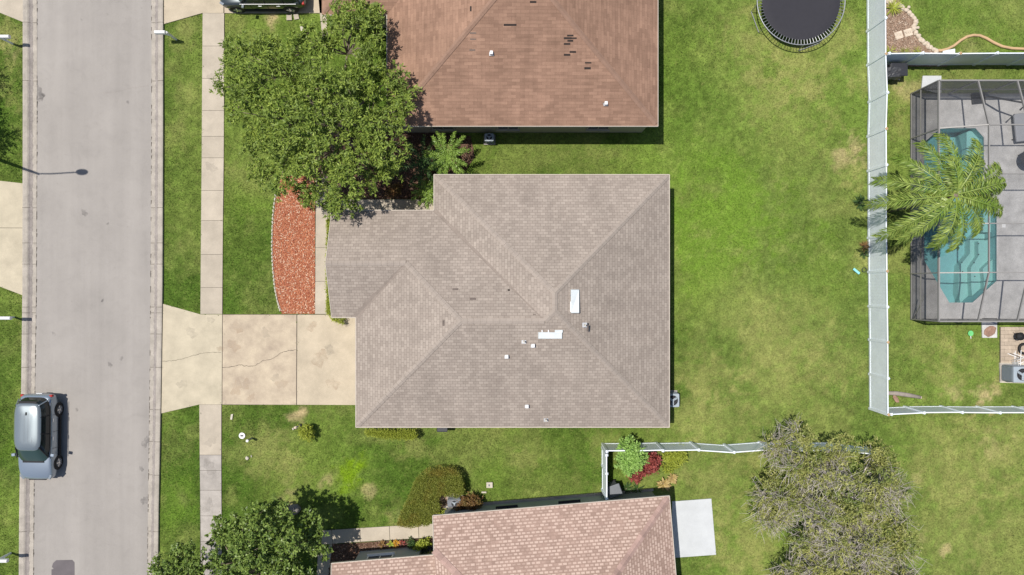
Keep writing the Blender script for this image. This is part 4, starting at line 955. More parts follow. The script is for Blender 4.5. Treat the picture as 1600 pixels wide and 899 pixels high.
# philodendrons and small palms north of the house
def frond_plant(name, c, zc, n, L, leaf, label, pin=16, lw=.03, droop=1.0, elev=(.0, 1.0), seed=0, cat='palm', trunk_r=.09, leafl=.3, boot=None, dirs=None, curl=.5, hang=.35):
    rs = np.random.default_rng(seed+500); t = thing(name, (c[0], c[1], 0), label, cat); dirs = [(a, e, q*.93) for a, e, q in dirs] if dirs else None
    mb = MB(); mb.path([(c[0], c[1], -.02), (c[0]+.03, c[1]-.02, zc*.4), (c[0]-.02, c[1]+.02, zc*.8), (c[0], c[1], zc)], [trunk_r*1.3, trunk_r, trunk_r*.95, trunk_r*.8], 10)
    mb.build('trunk', m_bark, t, smooth=True)
    for i in range(n):
        a = i*2.39996+rs.uniform(-.25, .25); e = rs.uniform(*elev); Lf = L*rs.uniform(.82, 1.08)
        if dirs: a, e, Lf = dirs[i % len(dirs)]
        pts = []; p = np.array([c[0], c[1], zc]); th = e; K = 14
        sw = rs.uniform(-.03, .03)
        for k in range(K+1):
            pts.append(p.copy()); p = p+np.array([math.cos(a)*math.cos(th), math.sin(a)*math.cos(th), math.sin(th)])*Lf/K; th -= droop/K*(1+k/K); a += sw
        pts = np.array(pts); r_ = MB(); r_.path([tuple(q) for q in pts], [.028*(1-.8*k/K)*(L/3+.4) for k in range(K+1)], 5)
        fr = r_.build('frond', L_palm if leaf is None else leaf, t)
        P = []; D = []; LL = []
        for k in range(pin):
            s = .10+.9*k/pin; f = s*K; i0 = min(K-1, int(f)); q = pts[i0]+(pts[i0+1]-pts[i0])*(f-i0); tg = unit(pts[i0+1]-pts[i0]); sd_ = unit(np.cross(tg, [0, 0, 1]))
            for sg in (-1, 1):
                for dup_ in range(2):
                    d = unit(sd_*sg*(1-.35*s)+tg*(.35+curl*s)+np.array([0, 0, -hang+rs.uniform(-.25, .3)])+rs.normal(size=3)*.10)
                    P.append(q+rs.normal(size=3)*.01); D.append(d); LL.append(leafl*math.sin(math.pi*min(1, .18+.82*(1-s)*1.0))**.5*rs.uniform(.8, 1.1) if s > .5 else leafl*rs.uniform(.85, 1.1)*(.5+s))
        P = np.array(P); D = np.array(D); LL = np.array(LL)
        # each leaflet in two sections so it droops
        V1, Q1 = leaf_geo(P, D, LL*.62, lw, 0); P2 = P+D*(LL*.42)[:, None]; D2 = unit(D+np.array([0, 0, -.55])); V2, Q2 = leaf_geo(P2, D2, LL*.62, lw*.8, 0)
        np_mesh('leaflets', np.concatenate([V1, V2]), np.concatenate([Q1, Q2+len(V1)]), leaf, fr)
    return t
frond_plant('small_palm', at2(703, 256), 1.9, 21, 1.45, L_philo, 'bright green palm like plant between the two houses at the roof corner', pin=13, lw=.055, droop=.7, elev=(.0, .9), seed=1, leafl=.24, curl=.9, hang=.2)
frond_plant('small_palm', at2(667, 262), 1.5, 15, 1.4, L_deep, 'darker palm like plant shaded by the oak and the brown roofed house', pin=13, lw=.055, droop=.7, elev=(.0, .9), seed=2, leafl=.24, curl=.9, hang=.2)
frond_plant('small_palm', at2(672, 303), 1.0, 13, 1.0, L_philo, 'low green palm like plant above the end of the entry path', pin=12, lw=.055, droop=.7, elev=(.0, .9), seed=3, leafl=.22, curl=.9, hang=.2)
shrub('shrub', at2(618, 300), .45, .6, 150, 8, L_rust, 'orange brown shrub by the entry path under the oak', seed=12)
shrub('shrub', at2(610, 262), .7, 1.0, 200, 9, L_deep, 'dark shaded shrub between the oak and the palm like plants', seed=13)
# tall palm by the pool
PB = at2(1386, 327); 
dirs = [(0.15, .3, 3.5), (.5, .45, 3.3), (-.25, .3, 3.2), (-.75, .35, 2.8), (-1.25, .15, 3.4), (-1.6, .3, 3.0), (1.15, .5, 3.4), (1.65, .45, 3.5), (2.2, .45, 3.4), (2.6, .35, 3.7), (2.9, .2, 4.0), (3.25, .1, 4.3), (3.7, .25, 4.3), (3.95, .35, 3.6), (.9, .3, 3.2), (-.5, .7, 2.6), (.3, .9, 2.4), (2.0, .95, 2.2)]
palm = frond_plant('tall_palm', (PB[0]+.05, PB[1]), 5.6, 18, 3.0, L_palm, 'tall palm between the white fence and the pool cage', pin=68, lw=.045, droop=1.05, seed=9, trunk_r=.15, leafl=.66, dirs=dirs, hang=.45)
pbx, pby = PB[0]+.05, PB[1]
ob2 = MB(); ob2.path([(pbx-.05, pby, 5.05), (pbx-.35, pby+.05, 5.25), (pbx-.75, pby+.1, 5.1), (pbx-1.1, pby+.12, 4.7)], [.10, .13, .09, .03], 8); ob2.build('dry_boot', L_orange, palm)
MB().lathe((pbx, pby, 4.8), [(.12, 0), (.2, .2), (.19, .5), (.1, .9)], 12).build('crownshaft', m_bark, palm, smooth=True)

# ---------------------------------------------------------------- pool and cage
ZD = .06
pool_px = [(1441, 222), (1468, 199), (1524, 199), (1538, 215), (1538, 300), (1549, 318), (1558, 327), (1558, 440), (1519, 475), (1481, 475), (1441, 408)]
pool_poly = gp(pool_px, 0)
bm = bmesh.new()
def ring(pts, z):
    vs = [bm.verts.new((x, y, z)) for x, y in pts]; return [bm.edges.new((vs[i], vs[(i+1) % len(vs)])) for i in range(len(vs))]
eds = ring([(x, y) for x, y in deck_rect], ZD) + ring(pool_poly, ZD)
bmesh.ops.triangle_fill(bm, use_beauty=True, use_dissolve=False, edges=eds)
bmesh.ops.recalc_face_normals(bm, faces=bm.faces)
for f in bm.faces:
    if f.normal.z < 0: f.normal_flip()
me = bpy.data.meshes.new('pool_deck'); bm.to_mesh(me); bm.free(); me.materials.append(m_deck)
dk = bpy.data.objects.new('pool_deck', me); COL.objects.link(dk); struct(dk)
struct(skirt(deck_rect, -.1, ZD, 'pool_deck_edge', m_deck, None))
pl = thing('swimming_pool', (pool_poly[0][0]+1.6, pool_poly[0][1]-3, 0), 'turquoise swimming pool with angled corners inside the screen cage', 'pool')
w_ = MB(); n = len(pool_poly)
for i in range(n):
    a, b = pool_poly[i], pool_poly[(i+1) % n]; w_.add([(a[0], a[1], ZD), (b[0], b[1], ZD), (b[0], b[1], -1.4), (a[0], a[1], -1.4)], [(0, 1, 2, 3)])
w_.add([(x, y, -1.4) for x, y in pool_poly], [tuple(range(n))]); w_.build('basin', m_plaster, pl)
inn = lambda q, s: [(q[i][0]+(sum(p[0] for p in q)/len(q)-q[i][0])*s, q[i][1]+(sum(p[1] for p in q)/len(q)-q[i][1])*s) for i in range(len(q))]
cp_ = MB()
for i in range(n):
    a, b = Vector((*pool_poly[i], ZD)), Vector((*pool_poly[(i+1) % n], ZD)); d = (b-a).normalized(); s_ = Vector((-d.y, d.x, 0))*.07
    cp_.add([a-s_+Vector((0, 0, .004)), b-s_+Vector((0, 0, .004)), b+s_*.1+Vector((0, 0, .012)), a+s_*.1+Vector((0, 0, .012))], [(0, 1, 2, 3)])
cp_.build('coping', m_deck, pl)
MB().add([(x, y, -.07) for x, y in pool_poly], [tuple(range(n))]).build('water', m_water, pl)
for q, z, nm in (([(1515, 460), (1517, 415), (1534, 395), (1534, 372), (1545, 362), (1557.5, 362), (1557.5, 439.5), (1519, 474)], -.95, 'step'), ([(1530, 452), (1529, 418), (1541, 400), (1541, 376), (1557.5, 374), (1557.5, 439.5), (1531, 463)], -.62, 'step'), ([(1544, 437), (1542, 420), (1557.5, 405), (1557.5, 439.5), (1544, 451.5)], -.32, 'step'), ([(1518, 240), (1537, 240), (1537.5, 215), (1524, 200), (1518, 205)], -.4, 'ledge'), ([(1545, 330), (1557.5, 330), (1557.5, 362), (1545, 362)], -.45, 'ledge')):
    MB().prism(gp(q), -1.39, z).build(nm, m_plaster2, pl)
dots = MB()
for px, py, z in ((1521, 409, -.94), (1534, 410, -.61), (1541, 397, -.61), (1541, 380, -.61), (1551, 414, -.31), (1522, 424, -.94), (1535, 432, -.61), (1547, 438, -.31), (1521, 442, -.94)):
    x, y = at2(px, py); dots.lathe((x, y, z), [(.035, 0), (.035, .01), (0, .012)], 8)
dots.build('step_markers', m_dark, pl)

cg = thing('pool_cage', (21.48, -1.7, ZD), 'dark screened pool enclosure with bronze aluminium frame', 'pool enclosure')
X0, X1, Y0, Y1, ZE, ZT = 21.46, 34.0, -1.70, 10.41, 2.46, 3.25; YA, YB = .74, 8.0
def bar(a, b, w=.055, nm='beam', m=m_alu):
    a, b = Vector(a), Vector(b); d = b-a; L = d.length; mid = (a+b)/2
    ang = math.atan2(d.y, d.x); el = math.atan2(d.z, math.hypot(d.x, d.y))
    MB().box(mid, (L, w, w*1.5), ang, 0, -el).build(nm, m, cg)
xs = [21.46, 23.43, 25.4, 27.4, 29.4]; ysd = [Y0, YA, 3.15, 5.6, YB, Y1]
xb = 21.46
bar((X0, Y0, ZE), (X0, Y1, ZE), .07); bar((X0, Y1, ZE), (X1, Y1, ZE), .07); bar((X0, Y0, ZE), (X1, Y0, ZE), .07)
bar((X0, Y0, ZD+.04), (X0, Y1, ZD+.04), .05, 'sill_rail'); bar((X0, Y1, ZD+.04), (X1, Y1, ZD+.04), .05, 'sill_rail'); bar((X0, Y0, ZD+.04), (X1, Y0, ZD+.04), .05, 'sill_rail')
bar((X0, Y0, .95), (X0, Y1, .95), .045, 'chair_rail'); bar((X0, Y1, .95), (X1, Y1, .95), .045, 'chair_rail'); bar((X0, Y0, .95), (X1, Y0, .95), .045, 'chair_rail')
for y in ysd: bar((X0, y, ZD), (X0, y, ZE), .055, 'post')
for x in xs[1:]:
    bar((x, Y1, ZD), (x, Y1, ZE), .055, 'post'); bar((x, Y0, ZD), (x, Y0, ZE), .055, 'post')
    bar((x, Y1, ZE), (x, YB, ZT), .06); bar((x, Y0, ZE), (x, YA, ZT), .06)
bar((23.43, YB, ZT), (23.43, YA, ZT), .055)
for y in ysd[1:-1]:
    bar((X0, y, ZE), (23.43, y, ZT), .055); bar((23.43, y, ZT), (X1, y, ZT), .055)
def panel(pts, m=None): MB().add(pts, [tuple(range(len(pts)))]).build('screen_panel', m or m_screen, cg)
for i in range(len(ysd)-1):
    panel([(X0, ysd[i], ZD+.06), (X0, ysd[i+1], ZD+.06), (X0, ysd[i+1], ZE), (X0, ysd[i], ZE)], m_screenw)
xe = xs+[34.0]
for i in range(len(xe)-1):
    for Y in (Y0, Y1): panel([(xe[i], Y, ZD+.06), (xe[i+1], Y, ZD+.06), (xe[i+1], Y, ZE), (xe[i], Y, ZE)], m_screenn if Y == Y1 else m_screenw)
for i in range(1, len(xe)-1):
    panel([(xe[i], Y1, ZE), (xe[i+1], Y1, ZE), (xe[i+1], YB, ZT), (xe[i], YB, ZT)]); panel([(xe[i], Y0, ZE), (xe[i+1], Y0, ZE), (xe[i+1], YA, ZT), (xe[i], YA, ZT)])
    for j in range(1, 4): panel([(xe[i], ysd[j], ZT), (xe[i+1], ysd[j], ZT), (xe[i+1], ysd[j+1], ZT), (xe[i], ysd[j+1], ZT)])
for j in range(1, 4): panel([(X0, ysd[j], ZE), (23.43, ysd[j], ZT), (23.43, ysd[j+1], ZT), (X0, ysd[j+1], ZE)])
panel([(X0, Y1, ZE), (23.43, Y1, ZE), (23.43, YB, ZT), (X0, YB, ZE)]); panel([(X0, Y0, ZE), (23.43, Y0, ZE), (23.43, YA, ZT), (X0, YA, ZE)])
bar((X0, Y0+1.2, ZE*.5), (X0+.02, Y0, ZD+.2), .03, 'brace')
# pool furniture
t = thing('lounge_chair', (*at2(1602, 199), ZD), 'grey cushioned lounger at the right edge inside the pool cage', 'lounge chair')
lx, ly = at2(1600, 199, .4)
MB().box((lx, ly, .40), (1.0, 1.5, .14), R(6)).build('cushion', M('grey_cushion', (.36, .37, .40), .06, 4, .8, 0), t, bevel=.05)
MB().box((lx+.28, ly, .52), (.5, 1.5, .12), R(6)).build('backrest', m_grey, t, bevel=.04)
for sx in (-.4, .4):
    for sy in (-.6, .6): MB().tube((lx+sx, ly+sy, ZD), (lx+sx, ly+sy, .34), .03).build('leg', m_dark, t)
t = thing('parasol', (*at2(1535, 152), ZD), 'dark folded cantilever parasol arm arching over the pool deck', 'parasol')
x0, y0 = at2(1532, 152, .3); x1, y1 = at2(1594, 172, 1.9)
MB().box((x0, y0, ZD+.06), (.7, .6, .12), .1).build('base', m_dark, t, bevel=.02)
pa = MB(); pa.path([(x0, y0, ZD+.1), (x0+.1, y0-.15, .9), (x0+.6, y0-.5, 1.55), (x0+1.3, y0-.75, 1.85), (x1, y1, 1.9)], [.05, .05, .05, .05, .045], 8); pa.build('arm', m_dark, t, smooth=True)
t = thing('round_table', (*at2(1607, 248), ZD), 'round dark patio table at the right edge below the grey lounger', 'table')
tx, ty = at2(1611, 247, .7); MB().lathe((tx, ty, .68), [(.0, 0), (.5, 0), (.52, .02), (.5, .04), (0, .04)], 28).build('tabletop', m_dark, t)
for k in range(4): MB().tube((tx+.35*math.cos(k*1.57+.7), ty+.35*math.sin(k*1.57+.7), ZD), (tx+.25*math.cos(k*1.57+.7), ty+.25*math.sin(k*1.57+.7), .68), .02).build('leg', m_dark, t)
x, y = at2(1569, 353, .1); sk = MB().box((x, y, ZD+.01), (.2, .2, .02)).build('skimmer_lid', m_white, origin=(x, y, ZD), bevel=.008); tag(sk, 'small square white skimmer lid on the pool deck', 'lid')

# ---------------------------------------------------------------- trampoline
TX, TY, TZ = 15.2, 15.07, .9
t = thing('trampoline', (TX, TY, 0), 'round black trampoline with silver ring on the back lawn', 'trampoline')
ringp = lambda r, z, n=72: [(TX+r*math.cos(2*math.pi*i/n), TY+r*math.sin(2*math.pi*i/n), z) for i in range(n)]
MB().path(ringp(2.31, TZ), .026, 8, closed=True).build('frame', m_galv, t, smooth=True)
MB().lathe((TX, TY, TZ-.01), [(0, -.02), (1.0, -.015), (1.6, -.008), (2.04, 0), (2.06, .004), (2.04, .008), (1.6, 0), (0, -.012)], 72).build('jumping_mat', m_mat, t, smooth=True)
for i in range(84):
    a = 2*math.pi*i/84
    MB().tube((TX+2.04*math.cos(a), TY+2.04*math.sin(a), TZ), (TX+2.30*math.cos(a), TY+2.30*math.sin(a), TZ), .0125, n=5).build('spring', m_galv, t)
for i in range(4):
    a = -math.pi/2+.35+i*math.pi/2; pts = [(TX+2.3*math.cos(a-.28), TY+2.3*math.sin(a-.28), TZ), (TX+2.33*math.cos(a-.26), TY+2.33*math.sin(a-.26), .03), (TX+2.33*math.cos(a+.26), TY+2.33*math.sin(a+.26), .03), (TX+2.3*math.cos(a+.28), TY+2.3*math.sin(a+.28), TZ)]
    MB().path(pts, .024, 6).build('leg', m_galv, t)

# ---------------------------------------------------------------- cars
def rrect(x0, x1, hw, r, n=5):
    pts = []
    for cx, cy, a0 in ((x1-r, hw-r, 0), (x0+r, hw-r, 90), (x0+r, -hw+r, 180), (x1-r, -hw+r, 270)):
        for k in range(n): a = R(a0+90*k/(n-1)); pts.append((cx+r*math.cos(a), cy+r*math.sin(a)))
    return pts
def make_car(paint, roofp, label, rails=False):
    root = thing('parked_car', (0, 0, 0), label, 'car')
    def sring(x0, x1, hw, ex=5.0, n=48):
        o = []
        for k in range(n):
            a = 2*math.pi*k/n; c_, s_ = math.cos(a), math.sin(a); q = (abs(c_)**ex+abs(s_)**ex)**(-1/ex); o.append(((x0+x1)/2+(x1-x0)/2*q*c_, hw*q*s_))
        return o
    st = [(-2.30, .62, .42, .72, .80), (-2.24, .80, .32, .86, .95), (-2.0, .90, .24, .92, 1.03), (-1.4, .93, .2, .94, 1.05), (-.5, .93, .2, .93, 1.03), (.3, .93, .2, .92, 1.02), (1.0, .93, .2, .90, 1.0),
          (1.5, .925, .22, .87, .97), (1.9, .90, .24, .80, .90), (2.12, .82, .28, .70, .80), (2.26, .62, .34, .58, .68)]
    vs = []; fs = []; n = 12
    for x, w_, zb, zs, zt in st:
        half = [(0, zb), (w_*.8, zb), (w_*.97, zb+.14), (w_, .58*(zs/.92)), (w_*.97, zs), (w_*.86, zt-.01), (0, zt+.03)]
        prof = half[:] + [(-a, b) for a, b in half[-2:0:-1]]
        n = len(prof); vs += [(x, a, b) for a, b in prof]
    for i in range(len(st)-1):
        for j in range(n): fs.append((i*n+j, i*n+(j+1) % n, (i+1)*n+(j+1) % n, (i+1)*n+j))
    fs += [tuple(range(n-1, -1, -1)), tuple(range((len(st)-1)*n, len(st)*n))]
    body = MB().add(vs, fs).build('body', paint, root, smooth=True, sub=2)
    g = MB(); lv = [(.98, -2.16, 1.24, .86, .45), (1.25, -2.06, .88, .785, .42), (1.48, -1.90, .48, .67, .34), (1.54, -1.82, .40, .63, .3)]
    rings = [sring(a, b, c) for _, a, b, c, d in lv]; m_ = len(rings[0]); vs = []; fs = []; wf = []
    for (z, *_), rg in zip(lv, rings): vs += [(x, y, z) for x, y in rg]
    for i in range(len(lv)-1):
        for j in range(m_):
            q = (i*m_+j, i*m_+(j+1) % m_, (i+1)*m_+(j+1) % m_, (i+1)*m_+j)
            (wf if (j <= 5 or j >= m_-6) and i < len(lv)-2 else fs).append(q)
    fs.append(tuple(range((len(lv)-1)*m_, len(lv)*m_)))
    MB().add(vs, wf).build('windscreen', m_wind, root, smooth=True)
    g.add(vs, fs).build('window', m_glass, root, smooth=False)
    # roof skin above the glass
    MB().box((1.22, 0, 1.0), (.10, 1.1, .05)).build('wiper_cowl', m_black, root)
    # roof skin
    rv = []; lvl = [(1.50, -1.95, .54, .70, .34), (1.545, -1.92, .50, .675, .33), (1.595, -1.76, .34, .54, .3), (1.625, -1.4, .1, .25, .2)]
    rings = [sring(a, b, c, 5.0) for _, a, b, c, d in lvl]; m_ = 48; vs = []; fs = []
    for (z, *_), rg in zip(lvl, rings): vs += [(x, y, z) for x, y in rg]
    for i in range(len(lvl)-1):
        for j in range(m_): fs.append((i*m_+j, i*m_+(j+1) % m_, (i+1)*m_+(j+1) % m_, (i+1)*m_+j))
    fs.append(tuple(range((len(lvl)-1)*m_, len(lvl)*m_)))
    rf_ = MB().add(vs, fs).build('roof_panel', roofp, root, smooth=True)
    for y in (-.30, -.1, .1, .30): MB().box((-.65, y, 1.613 if abs(y) > .2 else 1.622), (1.5, .012, .012)).build('roof_groove', m_grey, rf_)
    MB().box((-1.97, 0, 1.52), (.12, .95, .035), 0, 0, -.12).build('spoiler', m_black, root, bevel=.01)
    MB().box((-1.40, 0, 1.65), (.16, .05, .05)).build('antenna', m_black, rf_, bevel=.015)
    for s in (-1, 1):
        for (x0, z0, y0, x1, z1, y1) in ((.98, 1.02, .80, .36, 1.53, .60), (-.25, 1.0, .86, -.35, 1.53, .655), (-1.25, 1.0, .86, -1.2, 1.53, .655), (-2.06, 1.02, .80, -1.82, 1.53, .58)):
            MB().tube((x0, s*y0, z0), (x1, s*y1, z1), .035, n=6).build('pillar', paint if x0 > 1 or x0 < -2 else m_black, root)
        if rails: MB().path([(.2, s*.60, 1.57), (0, s*.60, 1.64), (-1.4, s*.60, 1.66), (-1.65, s*.60, 1.58)], .02, 6).build('roof_rail', m_chrome, root)
        MB().tube((1.05, s*.885, 1.0), (-1.9, s*.885, 1.01), .016, n=6).build('waist_trim', m_chrome if rails else m_black, root)
        mi = MB().box((.86, s*1.02, 1.02), (.16, .2, .13), s*-.15).build('mirror', paint, root, bevel=.03)
        for x in (.02, -.95): MB().box((x, s*.945, .88), (.2, .03, .035)).build('door_handle', m_chrome, root, bevel=.01)
        for x in (.55, -.33, -1.22): MB().box((x, s*.936, .62), (.012, .008, .55)).build('door_seam', m_black, root)
        MB().box((-.05, s*.90, .27), (2.2, .10, .14)).build('sill', m_black, root, bevel=.02)
        MB().box((2.05, s*.70, .735), (.30, .22, .10), s*-.6, 0, .35).build('headlight', m_acgrey, root, bevel=.03)
        MB().box((-2.20, s*.70, .78), (.12, .28, .16), s*.25).build('tail_light', M('tail_light_red', (.4, .02, .02), 0, 3, .3, 0) if s < 0 else bpy.data.materials['tail_light_red'] if 'tail_light_red' in bpy.data.materials else m_chrome, root, bevel=.02)
        for x in (1.40, -1.42):
            ar = MB().tube((x, s*.70, .36), (x, s*.928, .36), .385, n=26); ar.build('wheel_arch', m_black, root)
            wh = MB(); wh.tube((x, s*.72, .34), (x, s*.938, .34), .325, n=28)
            w2 = wh.build('wheel', m_black, root, bevel=.02)
            MB().tube((x, s*.90, .34), (x, s*.941, .34), .215, n=24).build('rim_well', m_grey, w2)
            rim = MB()
            for k in range(5):
                a = k*2*math.pi/5+.3; rim.box((x+.115*math.cos(a), s*.946, .34+.115*math.sin(a)), (.21, .022, .045), 0, 0, -a)
            rim.tube((x, s*.935, .34), (x, s*.961, .34), .05, n=10); rim.build('rim', m_chrome, w2)
    for nm, y, x in (('number_plate', 0, 2.27), ('number_plate', 0, -2.31)):
        MB().box((x, y, .55), (.02, .32, .15)).build(nm, m_white, root)
    MB().box((2.245, 0, .60), (.06, .9, .14)).build('grille', m_black, root, bevel=.02)
    return root
c1 = make_car(m_carblue, m_carroof, 'silver blue hatchback parked at the left kerb'); c1.scale = (1, 1, .94); c1.location = (-25.10, -7.92, .02); c1.rotation_euler = (0, 0, R(-90.8))
c2 = make_car(m_cardark, m_cardark, 'charcoal car with chrome trim on the driveway at the top edge', True); c2.location = (-13.22, 15.72, .035); c2.rotation_euler = (0, 0, R(180))

# ---------------------------------------------------------------- mailboxes and street lamp
def mailbox(loc, rot, label):
    r = thing('mailbox', (0, 0, 0), label, 'mailbox', 'mailboxes along the street')
    p = MB().box((0, 0, .52), (.09, .09, 1.04)).build('post', m_white, r, bevel=.01)
    MB().lathe((0, 0, 1.04), [(.07, 0), (.07, .02), (0, .07)], 4).build('post_cap', m_white, p)
    MB().box((.24, 0, .93), (.5, .06, .06)).build('arm', m_white, r, bevel=.008)
    br = MB(); br.tube((.03, 0, .55), (.36, 0, .91), .028, n=6); br.build('brace', m_white, r)
    b = MB(); prof = [(-.085, 0)]+[(.085*math.cos(math.pi-k*math.pi/8), .12+.085*math.sin(k*math.pi/8)) for k in range(9)]+[(.085, 0)]
    n = len(prof); vs = [(.06, y, .965+z) for y, z in prof]+[(.60, y, .965+z) for y, z in prof]
    b.add(vs, [(i, (i+1) % n, n+(i+1) % n, n+i) for i in range(n)]+[tuple(range(n-1, -1, -1)), tuple(range(n, 2*n))]); bb = b.build('box', m_white, r)
    MB().box((.607, 0, 1.06), (.012, .15, .17)).build('door', m_white, bb, bevel=.005); MB().box((.35, -.095, 1.09), (.03, .012, .1)).build('flag', m_grey, bb)
    r.location = loc; r.rotation_euler = (0, 0, rot); return r
mb1 = mailbox((-18.08, 13.36, 0), R(180), 'white mailbox on a post on the right verge of the street')
for (x, y), lab in (((-26.9, 13.13), 'white mailbox on the left verge at the top corner'), ((-26.83, -1.60), 'white mailbox on the left verge above the parked silver car'), ((-27.0, -14.3), 'white mailbox on the left verge at the bottom corner')):
    c = copy_tree(mb1); c.location = (x, y, 0); c.rotation_euler = (0, 0, 0); c['label'] = lab
t = thing('street_lamp', (-27.9, 6.98, 0), 'grey street lamp beside the left kerb with its arm over the road', 'street lamp')
MB().tube((-27.9, 6.98, 0), (-27.9, 6.98, 7.5), .10, .06, 12).build('pole', m_galv, t)
MB().path([(-27.9, 6.98, 7.35), (-27.3, 7.0, 7.6), (-25.9, 7.1, 7.72)], .035, 6).build('arm', m_galv, t)
lh = MB().lathe((0, 0, 0), [(0, -.06), (.16, -.04), (.17, .02), (.1, .08), (0, .1)], 14).build('lamp_head', m_galv, t, world=False)
lh.scale = (2.0, 1, 1); lh.location = (2.25, .13, 7.72)

# ---------------------------------------------------------------- air conditioners and bins
def ac(loc, d, label, rot=0, louver=True, top=m_aclight):
    r = thing('air_conditioner', (0, 0, 0), label, 'air conditioner')
    MB().box((0, 0, .04), (d[0]+.12, d[1]+.12, .08)).build('pad', m_walkgrey, r, bevel=.01)
    cb = MB().box((0, 0, .09+d[2]/2), (d[0], d[1], d[2])).build('cabinet', m_acgrey, r, bevel=.05)
    lv = MB()
    n = int(d[2]/.05)
    for i in range(n):
        z = .14+i*(d[2]-.1)/n
        for s in (-1, 1): lv.box((s*(d[0]/2+.004), 0, z), (.016, d[1]-.14, .02)); lv.box((0, s*(d[1]/2+.004), z), (d[0]-.14, .016, .02))
    lv.build('louvres', m_acgrey, cb)
    zt = .09+d[2]; rr = min(d[0], d[1])*.38
    MB().lathe((0, 0, zt), [(rr+.05, -.01), (rr+.05, .02), (rr, .025), (rr, .0)], 28).build('fan_ring', top, r)
    MB().lathe((0, 0, zt+.001), [(rr, 0), (rr, .008), (0, .009)], 28).build('fan_well', m_black, r)
    fb = MB()
    for k in range(3):
        a = k*2.094+.5; fb.box((rr*.5*math.cos(a), rr*.5*math.sin(a), zt+.012), (rr*.82, rr*.42, .006), a, .12)
    fb.lathe((0, 0, zt+.01), [(.06, 0), (.06, .02), (0, .025)], 12); fb.build('fan', m_aclight, r)
    gr = MB()
    for q in (.35, .65, .95): gr.path([(rr*q*math.cos(2*math.pi*i/24), rr*q*math.sin(2*math.pi*i/24), zt+.035) for i in range(24)], .004, 4, closed=True)
    gr.build('fan_guard', m_grey, r)
    MB().prism(rrect(-d[0]/2+.02, d[0]/2-.02, d[1]/2-.02, .05), zt-.001, zt+.006).build('top_plate', top, r)
    r.location = loc; r.rotation_euler = (0, 0, rot); return r
x, y = at2(1053, 627, .8); ac((8.47, -5.95, 0), (.72, .72, .72), 'light grey air conditioner by the right wall of the taupe house')
ac((*at2(1577.5, 582, .0), 0), (1.0, .85, .85), 'large grey louvred air conditioner on a pad at the right edge')
ac((*at2(765, 219, .0), 0), (.5, .42, .6), 'small pale air conditioner box below the wall of the brown roofed house')
ac((-3.05, -11.42, 0), (.72, .42, .6), 'grey air conditioner between the curved hedge and the pink roof', BA, top=m_grey)
def bin_(loc, d, rot, label, m=m_grey):
    r = thing('wheeled_bin', (0, 0, 0), label, 'bin')
    a, b, h = d; t0 = .84
    vs = [(-a/2*t0, -b/2*t0, .06), (a/2*t0, -b/2*t0, .06), (a/2*t0, b/2*t0, .06), (-a/2*t0, b/2*t0, .06), (-a/2, -b/2, h), (a/2, -b/2, h), (a/2, b/2, h), (-a/2, b/2, h)]
    MB().add(vs, [(3, 2, 1, 0), (4, 5, 6, 7), (0, 1, 5, 4), (1, 2, 6, 5), (2, 3, 7, 6), (3, 0, 4, 7)]).build('body', m, r, bevel=.03)
    l_ = MB().box((0, .02, h+.03), (a+.06, b+.1, .06), 0, .04).build('lid', m, r, bevel=.03)
    MB().tube((-a/2, b/2+.07, h-.02), (a/2, b/2+.07, h-.02), .02).build('handle', m, r)
    for s in (-1, 1): MB().tube((s*a*.45-.03, b*.38, .1), (s*a*.45+.03, b*.38, .1), .1, n=16).build('wheel', m_black, r)
    r.location = loc; r.rotation_euler = (0, 0, rot); return r
bin_((*at2(955, 759), 0), (.55, .62, .95), R(-70), 'grey wheeled bin inside the short fence near the pink roof')
bin_((*at2(694, 659), 0), (.5, .55, .95), R(180), 'black wheeled bin under the south eave of the taupe house', m_dark)
bin_((*at2(1393, 116), 0), (.62, .8, .75), R(90), 'open crate covered with a black sheet in the fence corner', m_dark)
# crumpled sheet on it
x, y = at2(1396, 113, .8); vs = []; fs = []
for i in range(9):
    for j in range(9): vs.append((x-.42+i*.11+random.uniform(-.02, .02), y-.35+j*.085+random.uniform(-.02, .02), .86+random.uniform(-.05, .07)-.25*(max(abs(i-4), abs(j-4)) == 4)))
for i in range(8):
    for j in range(8): fs.append((i*9+j, (i+1)*9+j, (i+1)*9+j+1, i*9+j+1))
tag(MB().add(vs, fs).build('plastic_sheet', M('black_sheet', (.06, .062, .07), .2, 6, .35, 0), origin=(x, y, .86), smooth=False), 'crumpled black plastic sheet over the crate in the fence corner', 'sheet')

# ---------------------------------------------------------------- small yard things
for i, q in enumerate(pads):
    cx, cy = sum(p[0] for p in q)/4, sum(p[1] for p in q)/4
    tag(MB().prism(q, -.02, .06).build('concrete_pad', m_patio if i == 0 else m_deck, origin=(cx, cy, 0), bevel=.01), ['pale concrete pad at the top corner of the pool cage', 'square concrete pad below the pool cage with a round stone'][i], 'pad')
def rock(name, loc, r, m, label, cat='stone', group=None, flatn=.5, seed=0):
    rs = random.Random(seed); bm = bmesh.new(); bmesh.ops.create_icosphere(bm, subdivisions=2, radius=1)
    for v in bm.verts:
        f = 1+rs.uniform(-.14, .14); v.co = Vector((v.co.x*r[0]*f, v.co.y*r[1]*f, max(v.co.z, -.5)*r[2]*f))
    me = bpy.data.meshes.new(name); bm.to_mesh(me); bm.free(); me.materials.append(m); o = bpy.data.objects.new(name, me); COL.objects.link(o); o.location = loc; o.rotation_euler = (0, 0, rs.uniform(0, 6)); return tag(o, label, cat, group)
x, y = at2(1547, 518, .1); rock('flat_stone', (x, y, .08), (.36, .28, .09), m_rock, 'flat brown oval stone on the concrete pad below the pool cage', seed=1)
